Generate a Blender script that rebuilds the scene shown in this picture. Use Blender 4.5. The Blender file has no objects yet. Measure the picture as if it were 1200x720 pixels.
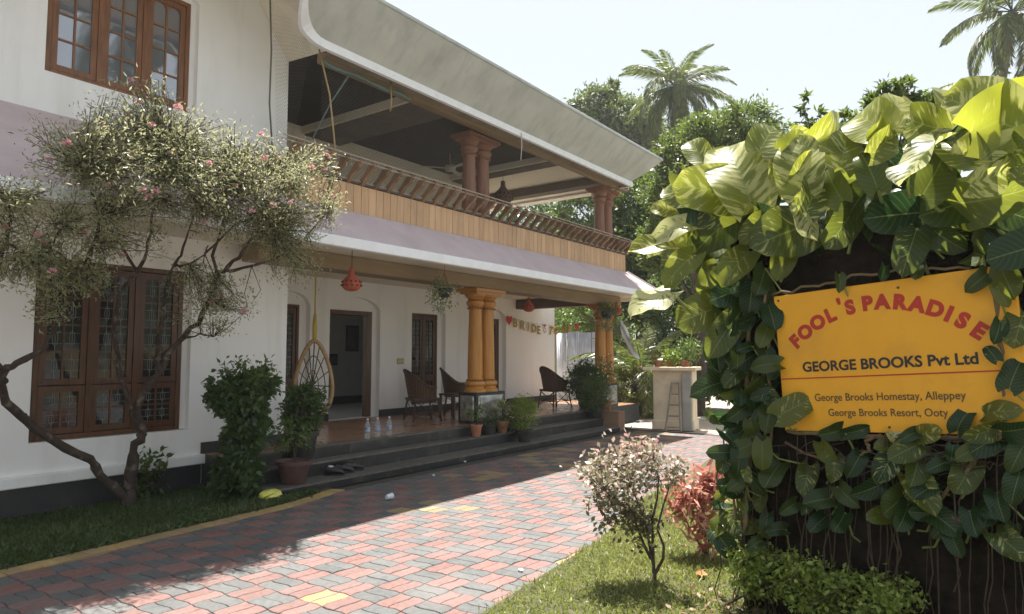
import bpy, bmesh, math, random
import numpy as np
from mathutils import Vector, Matrix

# ------------------------------------------------------------------ camera, sky, sun, exposure
scene = bpy.context.scene
COL = scene.collection
EYE = 1.63
PITCH = math.atan(57 / 800.0)
YAW = math.atan2(580, math.hypot(800, 57))
FW = Vector((math.cos(YAW) * math.cos(PITCH), math.sin(YAW) * math.cos(PITCH), math.sin(PITCH)))
RT = Vector((math.sin(YAW), -math.cos(YAW), 0))
UP = RT.cross(FW)
CAM = Vector((0, 0, EYE))
cd = bpy.data.cameras.new("camera")
cam = bpy.data.objects.new("camera", cd)
COL.objects.link(cam)
cd.sensor_width = 36
cd.lens = 24.0
cd.clip_start = 0.05
cd.clip_end = 3000
cam.matrix_world = Matrix(((RT.x, UP.x, -FW.x, CAM.x), (RT.y, UP.y, -FW.y, CAM.y), (RT.z, UP.z, -FW.z, CAM.z), (0, 0, 0, 1)))
scene.camera = cam

SUN = Vector((0.27, 0.205, 1.0)).normalized()
w = bpy.data.worlds.new("World")
scene.world = w
w.use_nodes = True
nt = w.node_tree
bg = nt.nodes["Background"]
sky = nt.nodes.new("ShaderNodeTexSky")
sky.sky_type = 'NISHITA'
sky.sun_disc = False
sky.sun_elevation = math.asin(SUN.z)
sky.sun_rotation = math.atan2(SUN.x, SUN.y)
sky.air_density = 1.0
sky.dust_density = 1.0
sky.ozone_density = 1.0
soft = nt.nodes.new("ShaderNodeGamma")          # thin bright haze evens the sky out
soft.inputs[1].default_value = 0.25
nt.links.new(sky.outputs[0], soft.inputs[0])
nt.links.new(soft.outputs[0], bg.inputs[0])
bg.inputs[1].default_value = 0.115
sl = bpy.data.lights.new("sun", 'SUN')
sl.energy = 2.3
sl.angle = math.radians(0.53)
sl.color = (1.0, 0.955, 0.89)
so = bpy.data.objects.new("sun", sl)
so.rotation_euler = SUN.to_track_quat('Z', 'Y').to_euler()
so.location = (10, 10, 30)
COL.objects.link(so)
vs = scene.view_settings
vs.view_transform = 'Standard'
vs.look = 'None'
vs.exposure = 2.6
vs.gamma = 1.0
scene.cycles.max_bounces = 8
scene.cycles.diffuse_bounces = 6
scene.cycles.glossy_bounces = 3
scene.cycles.transparent_max_bounces = 8

HAZE = 0.0007
rng = np.random.default_rng(7)
random.seed(7)
R = math.radians

# ------------------------------------------------------------------ helpers
def ray(u, v):
    return FW + RT * ((u - 600) / 800.0) + UP * ((360 - v) / 800.0)
def onY(u, v, y):
    d = ray(u, v); return CAM + d * (y / d.y)
def onZ(u, v, z=0.0):
    d = ray(u, v); return CAM + d * ((z - EYE) / d.z)
def onD(u, v, D):
    return CAM + ray(u, v) * D

def tag(o, label=None, cat=None, group=None, kind=None):
    if label: o["label"] = label
    if cat: o["category"] = cat
    if group: o["group"] = group
    if kind: o["kind"] = kind
    return o

def empty(name, loc, label, cat, group=None):
    o = bpy.data.objects.new(name, None)
    o.location = loc
    o.empty_display_size = 0.2
    COL.objects.link(o)
    return tag(o, label, cat, group)

def root_of(o):
    while o.parent: o = o.parent
    return o

def link(name, me, parent=None, loc=None, rot=None, scale=None, world=True):
    """link mesh; loc is world unless world False; parent root's location is subtracted"""
    o = bpy.data.objects.new(name, me)
    COL.objects.link(o)
    if parent is not None:
        o.parent = parent
        if loc is not None:
            o.location = (Vector(loc) - root_of(parent).location) if world else loc
    elif loc is not None:
        o.location = loc
    if rot is not None: o.rotation_euler = rot
    if scale is not None: o.scale = scale
    return o

class MB:
    def __init__(s): s.v = []; s.f = []
    def add(s, vs, fs):
        b = len(s.v)
        s.v.extend([tuple(p) for p in vs]); s.f.extend([tuple(i + b for i in f) for f in fs]); return s
    def box(s, x0, x1, y0, y1, z0, z1):
        return s.add([(x0,y0,z0),(x1,y0,z0),(x1,y1,z0),(x0,y1,z0),(x0,y0,z1),(x1,y0,z1),(x1,y1,z1),(x0,y1,z1)],
                     [(3,2,1,0),(4,5,6,7),(0,1,5,4),(1,2,6,5),(2,3,7,6),(3,0,4,7)])
    def prism(s, pts, d):
        """extrude planar polygon (list of Vector) by vector d"""
        n = len(pts); d = Vector(d)
        vs = [Vector(p) for p in pts] + [Vector(p) + d for p in pts]
        fs = [tuple(range(n))[::-1], tuple(range(n, 2 * n))] + [(i, (i + 1) % n, n + (i + 1) % n, n + i) for i in range(n)]
        return s.add(vs, fs)
    def tube(s, pts, rad, sides=6, cap=True):
        pts = [Vector(p) for p in pts]
        if not hasattr(rad, '__len__'): rad = [rad] * len(pts)
        n = len(pts); rings = []
        up = Vector((0, 0, 1)); prev = None
        for i, p in enumerate(pts):
            t = (pts[min(i + 1, n - 1)] - pts[max(i - 1, 0)])
            t = t.normalized() if t.length > 1e-9 else Vector((0, 0, 1))
            if prev is None:
                a = t.cross(up) if abs(t.z) < 0.95 else t.cross(Vector((1, 0, 0)))
            else:
                a = prev - t * prev.dot(t)
                if a.length < 1e-6: a = t.orthogonal()
            a.normalize(); prev = a; b = t.cross(a)
            rings.append([p + (a * math.cos(2 * math.pi * k / sides) + b * math.sin(2 * math.pi * k / sides)) * rad[i] for k in range(sides)])
        vs = [q for r in rings for q in r]; fs = []
        for i in range(n - 1):
            for k in range(sides):
                k2 = (k + 1) % sides
                fs.append((i * sides + k, i * sides + k2, (i + 1) * sides + k2, (i + 1) * sides + k))
        if cap:
            fs.append(tuple(range(sides))[::-1]); fs.append(tuple(range((n - 1) * sides, n * sides)))
        return s.add(vs, fs)
    def lathe(s, prof, c=(0, 0, 0), sides=20, cap=True):
        c = Vector(c); vs = []; fs = []
        for r, z in prof:
            for k in range(sides):
                a = 2 * math.pi * k / sides
                vs.append(c + Vector((r * math.cos(a), r * math.sin(a), z)))
        for i in range(len(prof) - 1):
            for k in range(sides):
                k2 = (k + 1) % sides
                fs.append((i * sides + k, i * sides + k2, (i + 1) * sides + k2, (i + 1) * sides + k))
        if cap:
            fs.append(tuple(range(sides))[::-1]); fs.append(tuple(range((len(prof) - 1) * sides, len(prof) * sides)))
        return s.add(vs, fs)
    def sphere(s, c, r, seg=8, rings=6, squash=(1, 1, 1)):
        prof = [(max(1e-4, math.sin(math.pi * i / rings)), -math.cos(math.pi * i / rings)) for i in range(rings + 1)]
        m = MB().lathe(prof, sides=seg)
        return s.add([(c[0] + v[0] * r * squash[0], c[1] + v[1] * r * squash[1], c[2] + v[2] * r * squash[2]) for v in m.v], m.f)
    def mesh(s, name, mat, smooth=False, org=(0, 0, 0)):
        me = bpy.data.meshes.new(name)
        me.from_pydata([(p[0] - org[0], p[1] - org[1], p[2] - org[2]) for p in s.v], [], s.f)
        if mat is not None: me.materials.append(mat)
        if smooth: me.polygons.foreach_set("use_smooth", [True] * len(me.polygons))
        me.update(); return me
    def build(s, name, mat, parent=None, smooth=False):
        org = root_of(parent).location if parent is not None else (0, 0, 0)
        return link(name, s.mesh(name, mat, smooth, org), parent)

def auto_smooth(o, ang=35):
    me = o.data
    me.polygons.foreach_set("use_smooth", [True] * len(me.polygons))
    bm = bmesh.new(); bm.from_mesh(me)
    for e in bm.edges:
        e.smooth = len(e.link_faces) == 2 and e.calc_face_angle(0) < R(ang)
    bm.to_mesh(me); bm.free()
    return o

def bevel(o, wd=0.006, seg=1):
    bm = bmesh.new(); bm.from_mesh(o.data)
    bmesh.ops.bevel(bm, geom=[e for e in bm.edges if len(e.link_faces) == 2 and e.calc_face_angle(0) > R(30)], offset=wd, segments=seg, affect='EDGES', clamp_overlap=True)
    bm.to_mesh(o.data); bm.free(); return o

# ------------------------------------------------------------------ materials
MATS = {}
def pm(name, col, col2=None, scale=4.0, rough=0.6, metallic=0.0, bump=0.0, bscale=None, stretch=(1, 1, 1), rnd=0.0, dirt=None, dscale=1.2, damt=0.5, spec=0.5, coat=0.0, detail=6, dstretch=(1, 1, 1), dlo=0.5, dhi=0.75):
    if name in MATS: return MATS[name]
    m = bpy.data.materials.new(name); m.use_nodes = True
    n = m.node_tree.nodes; l = m.node_tree.links
    p = n["Principled BSDF"]
    p.inputs["Roughness"].default_value = rough
    p.inputs["Metallic"].default_value = metallic
    p.inputs["Specular IOR Level"].default_value = spec
    p.inputs["Coat Weight"].default_value = coat
    geo = n.new("ShaderNodeNewGeometry")
    mp = n.new("ShaderNodeMapping"); mp.inputs["Scale"].default_value = stretch
    l.new(geo.outputs["Position"], mp.inputs["Vector"])
    no = n.new("ShaderNodeTexNoise"); no.inputs["Scale"].default_value = scale; no.inputs["Detail"].default_value = detail
    l.new(mp.outputs[0], no.inputs["Vector"])
    mx = n.new("ShaderNodeMix"); mx.data_type = 'RGBA'
    mr = n.new("ShaderNodeMapRange"); mr.inputs[1].default_value = 0.3; mr.inputs[2].default_value = 0.7
    l.new(no.outputs["Fac"], mr.inputs[0]); l.new(mr.outputs[0], mx.inputs["Factor"])
    c2 = col2 if col2 else tuple(c * 0.85 for c in col)
    mx.inputs["A"].default_value = (*col, 1); mx.inputs["B"].default_value = (*c2, 1)
    out = mx.outputs["Result"]
    if dirt:
        mp2 = n.new("ShaderNodeMapping"); mp2.inputs["Scale"].default_value = dstretch
        l.new(geo.outputs["Position"], mp2.inputs["Vector"])
        n2 = n.new("ShaderNodeTexNoise"); n2.inputs["Scale"].default_value = dscale; n2.inputs["Detail"].default_value = 8; n2.inputs["Roughness"].default_value = 0.65
        l.new(mp2.outputs[0], n2.inputs["Vector"])
        r2 = n.new("ShaderNodeMapRange"); r2.inputs[1].default_value = dlo; r2.inputs[2].default_value = dhi; r2.inputs[4].default_value = damt
        l.new(n2.outputs["Fac"], r2.inputs[0])
        m2 = n.new("ShaderNodeMix"); m2.data_type = 'RGBA'; m2.inputs["B"].default_value = (*dirt, 1)
        l.new(r2.outputs[0], m2.inputs["Factor"]); l.new(out, m2.inputs["A"]); out = m2.outputs["Result"]
    if rnd:
        oi = n.new("ShaderNodeObjectInfo")
        r3 = n.new("ShaderNodeMapRange"); r3.inputs[3].default_value = 1 - rnd; r3.inputs[4].default_value = 1 + rnd
        l.new(oi.outputs["Random"], r3.inputs[0])
        m3 = n.new("ShaderNodeMix"); m3.data_type = 'RGBA'; m3.blend_type = 'MULTIPLY'; m3.inputs["Factor"].default_value = 1
        cb = n.new("ShaderNodeCombineColor")
        for i in range(3): l.new(r3.outputs[0], cb.inputs[i])
        l.new(out, m3.inputs["A"]); l.new(cb.outputs[0], m3.inputs["B"]); out = m3.outputs["Result"]
    l.new(out, p.inputs["Base Color"])
    if bump:
        nb = n.new("ShaderNodeTexNoise"); nb.inputs["Scale"].default_value = bscale or scale * 4; nb.inputs["Detail"].default_value = 8
        l.new(mp.outputs[0], nb.inputs["Vector"])
        b = n.new("ShaderNodeBump"); b.inputs["Strength"].default_value = bump; b.inputs["Distance"].default_value = 0.02
        l.new(nb.outputs["Fac"], b.inputs["Height"]); l.new(b.outputs[0], p.inputs["Normal"])
    MATS[name] = m; return m

def leafmat(name, ramp, trans=0.35, tcol=(0.30, 0.42, 0.06), rough=0.45, spec=0.4):
    """ramp: list of (pos, colour) read by the face attribute 'rnd'"""
    if name in MATS: return MATS[name]
    m = bpy.data.materials.new(name); m.use_nodes = True
    n = m.node_tree.nodes; l = m.node_tree.links
    p = n["Principled BSDF"]; p.inputs["Roughness"].default_value = rough; p.inputs["Specular IOR Level"].default_value = spec
    at = n.new("ShaderNodeAttribute"); at.attribute_name = "rnd"
    cr = n.new("ShaderNodeValToRGB"); e = cr.color_ramp.elements
    while len(e) < len(ramp): e.new(0.5)
    for i, (t, c) in enumerate(ramp): e[i].position = t; e[i].color = (*c, 1)
    l.new(at.outputs["Fac"], cr.inputs[0]); l.new(cr.outputs[0], p.inputs["Base Color"])
    tr = n.new("ShaderNodeBsdfTranslucent")
    mxc = n.new("ShaderNodeMix"); mxc.data_type = 'RGBA'; mxc.inputs["Factor"].default_value = 0.6; mxc.inputs["B"].default_value = (*tcol, 1)
    l.new(cr.outputs[0], mxc.inputs["A"]); l.new(mxc.outputs["Result"], tr.inputs[0])
    ms = n.new("ShaderNodeMixShader"); ms.inputs[0].default_value = trans
    l.new(p.outputs[0], ms.inputs[1]); l.new(tr.outputs[0], ms.inputs[2])
    l.new(ms.outputs[0], n["Material Output"].inputs[0])
    MATS[name] = m; return m

def leaf_cloud(name, mat, pos, axis, nor, length, width, rnd, parent=None, bend=0.0):
    """N leaves, rhombus with a fold; returns object"""
    pos = np.asarray(pos, float); axis = np.asarray(axis, float); nor = np.asarray(nor, float)
    N = len(pos)
    axis /= np.linalg.norm(axis, axis=1, keepdims=True) + 1e-9
    side = np.cross(axis, nor); side /= np.linalg.norm(side, axis=1, keepdims=True) + 1e-9
    nn = np.cross(side, axis)
    L = np.broadcast_to(np.asarray(length, float), (N,))[:, None]; W = np.broadcast_to(np.asarray(width, float), (N,))[:, None]
    b = pos; t = pos + axis * L - nn * L * bend
    m = pos + axis * L * 0.45
    lft = m + side * W * 0.5 + nn * W * 0.15; rgt = m - side * W * 0.5 + nn * W * 0.15
    V = np.stack([b, rgt, t, lft], 1).reshape(-1, 3)
    if parent is not None: V = V - np.array(root_of(parent).location)
    me = bpy.data.meshes.new(name)
    me.vertices.add(4 * N); me.loops.add(4 * N); me.polygons.add(N)
    me.vertices.foreach_set("co", V.astype(np.float32).ravel())
    me.loops.foreach_set("vertex_index", np.arange(4 * N, dtype=np.int32))
    me.polygons.foreach_set("loop_start", np.arange(0, 4 * N, 4, dtype=np.int32))
    me.update(calc_edges=True)
    a = me.attributes.new("rnd", 'FLOAT', 'FACE'); a.data.foreach_set("value", np.asarray(rnd, np.float32))
    me.materials.append(mat)
    return link(name, me, parent)

def unit(n):
    v = rng.normal(size=(n, 3)); return v / np.linalg.norm(v, axis=1, keepdims=True)

WHITE = pm("plaster_white", (0.88, 0.87, 0.86), (0.83, 0.82, 0.80), scale=1.5, rough=0.85, bump=0.08, bscale=50, dirt=(0.50, 0.47, 0.41), dscale=1.6, damt=0.42, dstretch=(1.6, 1.6, 0.16), dlo=0.52, dhi=0.80)
CREAM = pm("plaster_cream", (0.78, 0.71, 0.59), (0.72, 0.65, 0.53), scale=1.5, rough=0.85, bump=0.06, bscale=60)
GREYC = pm("concrete_fascia", (0.55, 0.55, 0.49), (0.46, 0.46, 0.41), scale=2.0, rough=0.8, bump=0.12, bscale=30, dirt=(0.26, 0.27, 0.25), dscale=2.2, damt=0.55, dstretch=(2.0, 1.0, 0.22), dlo=0.48, dhi=0.75)
RIM = pm("roof_rim", (0.55, 0.58, 0.56), (0.40, 0.43, 0.42), scale=5, rough=0.8, bump=0.15)
BAND = pm("white_band", (0.88, 0.88, 0.89), (0.80, 0.80, 0.80), scale=6, rough=0.7, dirt=(0.30, 0.29, 0.25), dscale=7, damt=0.5, dlo=0.62, dhi=0.76)
PINK = pm("pink_roof_paint", (0.58, 0.48, 0.48), (0.51, 0.41, 0.42), scale=3, rough=0.75, bump=0.05, dirt=(0.36, 0.28, 0.28), dscale=2.0, damt=0.45)
BLACK = pm("black_paint", (0.022, 0.022, 0.024), (0.032, 0.032, 0.033), scale=6, rough=0.55, dirt=(0.10, 0.09, 0.075), dscale=2.5, damt=0.35)
GRANITE = pm("black_granite_tile", (0.018, 0.018, 0.019), (0.030, 0.030, 0.030), scale=40, rough=0.32, rnd=0.25, dirt=(0.13, 0.12, 0.10), dscale=3.5, damt=0.55, bump=0.03)
TREAD = pm("dusty_tread", (0.075, 0.070, 0.062), (0.15, 0.14, 0.12), scale=12, rough=0.5, rnd=0.2, dirt=(0.16, 0.145, 0.12), dscale=6, damt=0.5)
FLOORT = pm("porch_floor_tile", (0.40, 0.235, 0.145), (0.33, 0.185, 0.11), scale=9, rough=0.25, rnd=0.12, dirt=(0.17, 0.10, 0.06), dscale=2, damt=0.4)
DWOOD = pm("dark_wood", (0.125, 0.050, 0.019), (0.045, 0.017, 0.007), scale=6, rough=0.35, stretch=(6, 6, 0.7), bump=0.05)
MWOOD = pm("sunbleached_wood", (0.26, 0.115, 0.050), (0.15, 0.065, 0.030), scale=6, rough=0.5, stretch=(6, 6, 0.7), bump=0.08)
OWOOD = pm("orange_varnish", (0.56, 0.255, 0.038), (0.42, 0.165, 0.022), scale=5, rough=0.3, stretch=(8, 8, 0.5), bump=0.04, coat=0.2)
RWOOD = pm("upper_column_wood", (0.36, 0.165, 0.095), (0.24, 0.10, 0.055), scale=5, rough=0.45, stretch=(8, 8, 0.5), bump=0.05)
BOARD = pm("parapet_board", (0.62, 0.39, 0.22), (0.54, 0.32, 0.165), scale=5, rough=0.55, stretch=(5, 5, 0.6), rnd=0.13, bump=0.05, dirt=(0.36, 0.24, 0.14), dscale=2.5, damt=0.45)
BALUS = pm("baluster_wood", (0.27, 0.165, 0.095), (0.165, 0.095, 0.052), scale=6, rough=0.6, rnd=0.2, bump=0.1)
BEAM = pm("brown_beam_paint", (0.30, 0.215, 0.125), (0.25, 0.175, 0.10), scale=3, rough=0.6, stretch=(0.5, 3, 8), dirt=(0.16, 0.11, 0.06), damt=0.5)
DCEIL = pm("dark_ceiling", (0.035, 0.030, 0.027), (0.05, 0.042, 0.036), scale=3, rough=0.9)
PANE_UP = pm("pane_sky", (0.13, 0.145, 0.175), (0.115, 0.13, 0.16), scale=2, rough=0.04, spec=1.0)
MATS["pane_sky"].node_tree.nodes["Principled BSDF"].inputs["IOR"].default_value = 2.2
PANE = pm("pane_dark", (0.02, 0.022, 0.022), (0.014, 0.016, 0.016), scale=2, rough=0.04, spec=0.5)
MATS["pane_dark"].node_tree.nodes["Principled BSDF"].inputs["IOR"].default_value = 1.5
GRILLE = pm("grille_metal", (0.30, 0.29, 0.27), rough=0.5, scale=20)
SILVER = pm("silver_relief", (0.50, 0.49, 0.46), (0.22, 0.215, 0.20), scale=9, rough=0.38, metallic=0.7, bump=0.6, bscale=14)
CLAY = pm("terracotta", (0.42, 0.16, 0.08), (0.33, 0.12, 0.06), scale=10, rough=0.75, rnd=0.15, bump=0.1, dirt=(0.45, 0.36, 0.28), dscale=8, damt=0.35)
REDCLAY = pm("red_clay_lamp", (0.46, 0.105, 0.055), (0.36, 0.075, 0.04), scale=14, rough=0.6, bump=0.1)
DPOT = pm("black_plastic_pot", (0.025, 0.025, 0.025), (0.05, 0.048, 0.045), scale=8, rough=0.5)
MPOT = pm("maroon_pot", (0.11, 0.050, 0.042), (0.08, 0.036, 0.032), scale=8, rough=0.6, dirt=(0.32, 0.26, 0.22), dscale=6, damt=0.3)
SOIL = pm("soil", (0.07, 0.05, 0.035), (0.11, 0.08, 0.055), scale=30, rough=0.95, bump=0.5, bscale=60)
WICKER = pm("wicker", (0.10, 0.056, 0.034), (0.055, 0.030, 0.018), scale=30, rough=0.5, bump=0.2)
CANE = pm("cane", (0.42, 0.27, 0.125), (0.30, 0.18, 0.08), scale=20, rough=0.45)
ROPE = pm("rope", (0.42, 0.30, 0.15), (0.33, 0.22, 0.10), scale=60, rough=0.9)
NET = pm("net_cord", (0.16, 0.145, 0.125), rough=0.9, scale=30)
GREENNET = pm("green_net", (0.17, 0.22, 0.20), (0.11, 0.16, 0.145), rough=0.9, scale=30)
BARK = pm("bark_pale", (0.070, 0.048, 0.034), (0.030, 0.020, 0.014), scale=10, rough=0.9, bump=0.7, bscale=30, dirt=(0.26, 0.215, 0.165), dscale=9, damt=0.6, dlo=0.54, dhi=0.66)
DBARK = pm("bark_dark", (0.10, 0.075, 0.055), (0.055, 0.04, 0.03), scale=10, rough=0.9, bump=0.7, bscale=30)
PALMBARK = pm("palm_bark", (0.24, 0.21, 0.18), (0.16, 0.135, 0.11), scale=6, rough=0.9, bump=0.5, stretch=(1, 1, 4))

# ------------------------------------------------------------------ ground, lawns, driveway
def sheet(name, pts, z, mat, kind="structure"):
    m = MB().add([(p[0], p[1], z) for p in pts], [tuple(range(len(pts)))])
    o = m.build(name, mat); return tag(o, kind=kind)

GROUND = pm("ground_earth", (0.20, 0.165, 0.11), (0.13, 0.12, 0.065), scale=0.6, rough=0.95, bump=0.4, bscale=12, dirt=(0.08, 0.10, 0.035), dscale=0.25, damt=0.7)
gnd = sheet("ground", [(-130, -130), (170, -130), (170, 170), (-130, 170)], -0.06, GROUND)

RE = [(-8, 2.30), (0, 2.50), (3.47, 2.74), (4.57, 2.87), (5.40, 2.96), (6.04, 3.12), (7.04, 3.36), (8.8, 3.62), (11.5, 3.95), (14.2, 4.2)]
LE = [(-8, 6.05), (0, 6.17), (2.04, 6.29), (3.09, 6.38), (4.58, 6.50), (5.10, 6.62), (5.60, 6.80), (14.2, 6.83)]
def interp(tab, x):
    for (x0, y0), (x1, y1) in zip(tab, tab[1:]):
        if x <= x1: return y0 + (y1 - y0) * (x - x0) / (x1 - x0)
    return tab[-1][1]
JOINT = pm("paver_joint_sand", (0.045, 0.040, 0.033), (0.075, 0.066, 0.05), scale=40, rough=0.95)
drive = sheet("driveway", [p for p in RE] + [p for p in reversed(LE)], -0.016, JOINT)

def pavermat(name, c1, c2):
    return pm(name, c1, c2, scale=26, rough=0.7, rnd=0.11, bump=0.4, bscale=90, dirt=(0.180, 0.160, 0.150), dscale=2.0, damt=0.6, dlo=0.40, dhi=0.72)
PRED = pavermat("paver_red", (0.225, 0.114, 0.096), (0.155, 0.076, 0.064))
PGREY = pavermat("paver_grey", (0.108, 0.114, 0.112), (0.066, 0.071, 0.070))
PYEL = pavermat("paver_yellow", (0.30, 0.215, 0.10), (0.23, 0.16, 0.07))
PB = 0.240; PA = 0.009; PGAP = 0.0028
def wav(t):
    u = (t / PB) % 1.0
    return PA * (1 - abs(4 * ((u + .25) % 1.0) - 2)) if False else PA * math.sin(2 * math.pi * u)
def paver_outline(x0, x1, y0, y1):
    """corners of a block-local paver, edges bent by the shared wave"""
    def seg(n, f): return [f(i / n) for i in range(n)]
    nx = 4 if x1 - x0 > PB * 0.6 else 2
    ny = 4 if y1 - y0 > PB * 0.6 else 2
    P = []
    wx = lambda y: wav(y); wy = lambda x: wav(x)
    P += seg(nx, lambda t: (x0 + (x1 - x0) * t + (wx(y0)), y0 + wy(x0 + (x1 - x0) * t)))
    P += seg(ny, lambda t: (x1 + wx(y0 + (y1 - y0) * t), y0 + (y1 - y0) * t + wy(x1)))
    P += seg(nx, lambda t: (x1 + (x0 - x1) * t + wx(y1), y1 + wy(x1 + (x0 - x1) * t)))
    P += seg(ny, lambda t: (x0 + wx(y1 + (y0 - y1) * t), y1 + (y0 - y1) * t + wy(x0)))
    return P
def paver_mb(x0, x1, y0, y1):
    P = paver_outline(x0, x1, y0, y1)
    cx = sum(p[0] for p in P) / len(P); cy = sum(p[1] for p in P) / len(P)
    n = len(P)
    def inset(d):
        out = []
        for i in range(n):
            a = Vector((*P[i - 1], 0)); b = Vector((*P[i], 0)); c = Vector((*P[(i + 1) % n], 0))
            t = (c - a).normalized(); nn = Vector((-t.y, t.x, 0))
            out.append((b.x + nn.x * d, b.y + nn.y * d))
        return out
    A = inset(PGAP); B = inset(PGAP + 0.004)
    vs = [(x, y, -0.05) for x, y in A] + [(x, y, -0.005) for x, y in A] + [(x, y, 0.0) for x, y in B]
    fs = []
    for k in range(2):
        for i in range(n): fs.append((k * n + i, k * n + (i + 1) % n, (k + 1) * n + (i + 1) % n, (k + 1) * n + i))
    fs.append(tuple(range(2 * n, 3 * n)))
    return MB().add(vs, fs)
PSHAPES = {('x', 0): paver_mb(0, PB, 0, PB / 2), ('x', 1): paver_mb(0, PB, PB / 2, PB), ('y', 0): paver_mb(0, PB / 2, 0, PB), ('y', 1): paver_mb(PB / 2, PB, 0, PB)}
PM = {}
for k, mb in PSHAPES.items():
    for cn, m in (("red", PRED), ("grey", PGREY), ("yellow", PYEL)):
        PM[k + (cn,)] = mb.mesh("paver", m)
YELLOW = set()
X0, Y0 = 2.264, 5.849
def yb(u, v):
    p = onZ(u, v); YELLOW.add((math.floor((p.x - X0) / PB), math.floor((p.y - Y0) / PB)))
for u, v in [(385, 706), (505, 590), (511, 596), (550, 597), (532, 558), (568, 560), (560, 554), (565, 562), (596, 555), (462, 601), (700, 642), (686, 650), (672, 656), (640, 545), (655, 541), (672, 538), (650, 553), (690, 530), (610, 534), (625, 531)]: yb(u, v)
pl = []
for i in range(int((-4 - X0) / PB), int((14 - X0) / PB)):
    for j in range(int((2.2 - Y0) / PB) - 1, 6):
        x = X0 + i * PB; y = Y0 + j * PB; cx = x + PB / 2; cy = y + PB / 2
        if cy < interp(RE, cx) - PB * 0.6 or cy > interp(LE, cx) - 0.14: continue
        red = (i + j) % 2 == 1
        coln = "red" if red else "grey"
        if (i, j) in YELLOW: coln = "yellow"; red = True
        if cx > 5.9 and cx < 9.6 and cy > 6.84 - 0.42 * (1 - max(0, cx - 7) / 2.8) : coln = "grey"; red = False
        elif cx >= 8.9 and cy > 6.6: coln = "yellow"
        elif cx > 8.5 and rng.random() < 0.22 and cy > 5.2: coln = "yellow"
        o = 'x' if red else 'y'
        for h in (0, 1):
            hx = cx + (0 if o == 'x' else (h - .5) * PB / 2); hy = cy + (0 if o == 'y' else (h - .5) * PB / 2)
            d = Vector((hx, hy, 0)) - CAM
            wd = d.dot(FW)
            vis = wd > 0.5 and abs(d.dot(RT) / wd) < 0.78 and d.dot(UP) / wd > -0.47
            pl.append((d.length if vis else 1e3 + d.length, x, y, o, h, coln))
pl.sort(key=lambda t: t[0])
rest = {"red": MB(), "grey": MB(), "yellow": MB()}
for k, (d, x, y, o, h, coln) in enumerate(pl):
    dz = rng.normal() * 0.0012
    if k < 292:
        ob = link("paver", PM[(o, h, coln)], drive, (x, y, dz))
        ob.rotation_euler = (rng.normal() * 0.004, rng.normal() * 0.004, 0)
    else:
        ms = PSHAPES[(o, h)]
        rest[coln].add([(p[0] + x, p[1] + y, p[2] + dz) for p in ms.v], ms.f)
# random tone per paver for the joined ones comes from island randomness
def island_mat(base, name):
    m = base.copy(); m.name = name
    n = m.node_tree.nodes; l = m.node_tree.links
    oi = [q for q in n if q.type == 'OBJECT_INFO'][0]; ge = [q for q in n if q.type == 'NEW_GEOMETRY'][0]
    for lk in list(oi.outputs["Random"].links):
        t = lk.to_socket; l.remove(lk); l.new(ge.outputs["Random Per Island"], t)
    return m
for cn, base in (("red", PRED), ("grey", PGREY), ("yellow", PYEL)):
    o = rest[cn].build("distant_pavers", island_mat(base, "far_" + cn), drive); tag(o, kind="stuff", label="small far %s interlocking pavers" % cn)
# yellow border course along the left lawn
bord = MB().box(-0.5, 0.5, -0.5, 0.5, -0.5, 0.5).mesh("border_paver", pavermat("border_yellow", (0.47, 0.32, 0.115), (0.36, 0.24, 0.08)))
bx = -4.0
while bx < 5.55:
    L = 0.118
    y0 = interp(LE, bx); y1 = interp(LE, bx + L); a = math.atan2(y1 - y0, L)
    link("border_paver", bord, drive, (bx + L / 2, (y0 + y1) / 2 - 0.115, -0.02 + rng.normal() * 0.001), (0, 0, a), (L - 0.004, 0.185, 0.052))
    bx += L * math.cos(a)

LAWN_SOIL = pm("lawn_soil", (0.085, 0.075, 0.04), (0.05, 0.055, 0.022), scale=8, rough=0.95, bump=0.5, bscale=40)
sheet("lawn_soil_left", [(-8, 6.05)] + LE[1:7] + [(5.6, 8.1), (-8, 8.1)], 0.006, LAWN_SOIL)
sheet("lawn_soil_right", [(1.2, -1.2)] + [(16, -1.2), (16, 4.35)] + [(x, y + 0.02) for x, y in reversed(RE) if x > 1] + [(1.2, 2.60)], 0.006, LAWN_SOIL)
SANDM = pm("pale_sand", (0.46, 0.40, 0.32), (0.38, 0.32, 0.25), scale=5, rough=0.95, bump=0.3, dirt=(0.26, 0.21, 0.15), dscale=1.1, damt=0.5)
sheet("sand_path", [(14.2, 4.3), (30, 4.5), (30, 14), (17, 14), (14.2, 6.83)], -0.02, SANDM)

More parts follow.
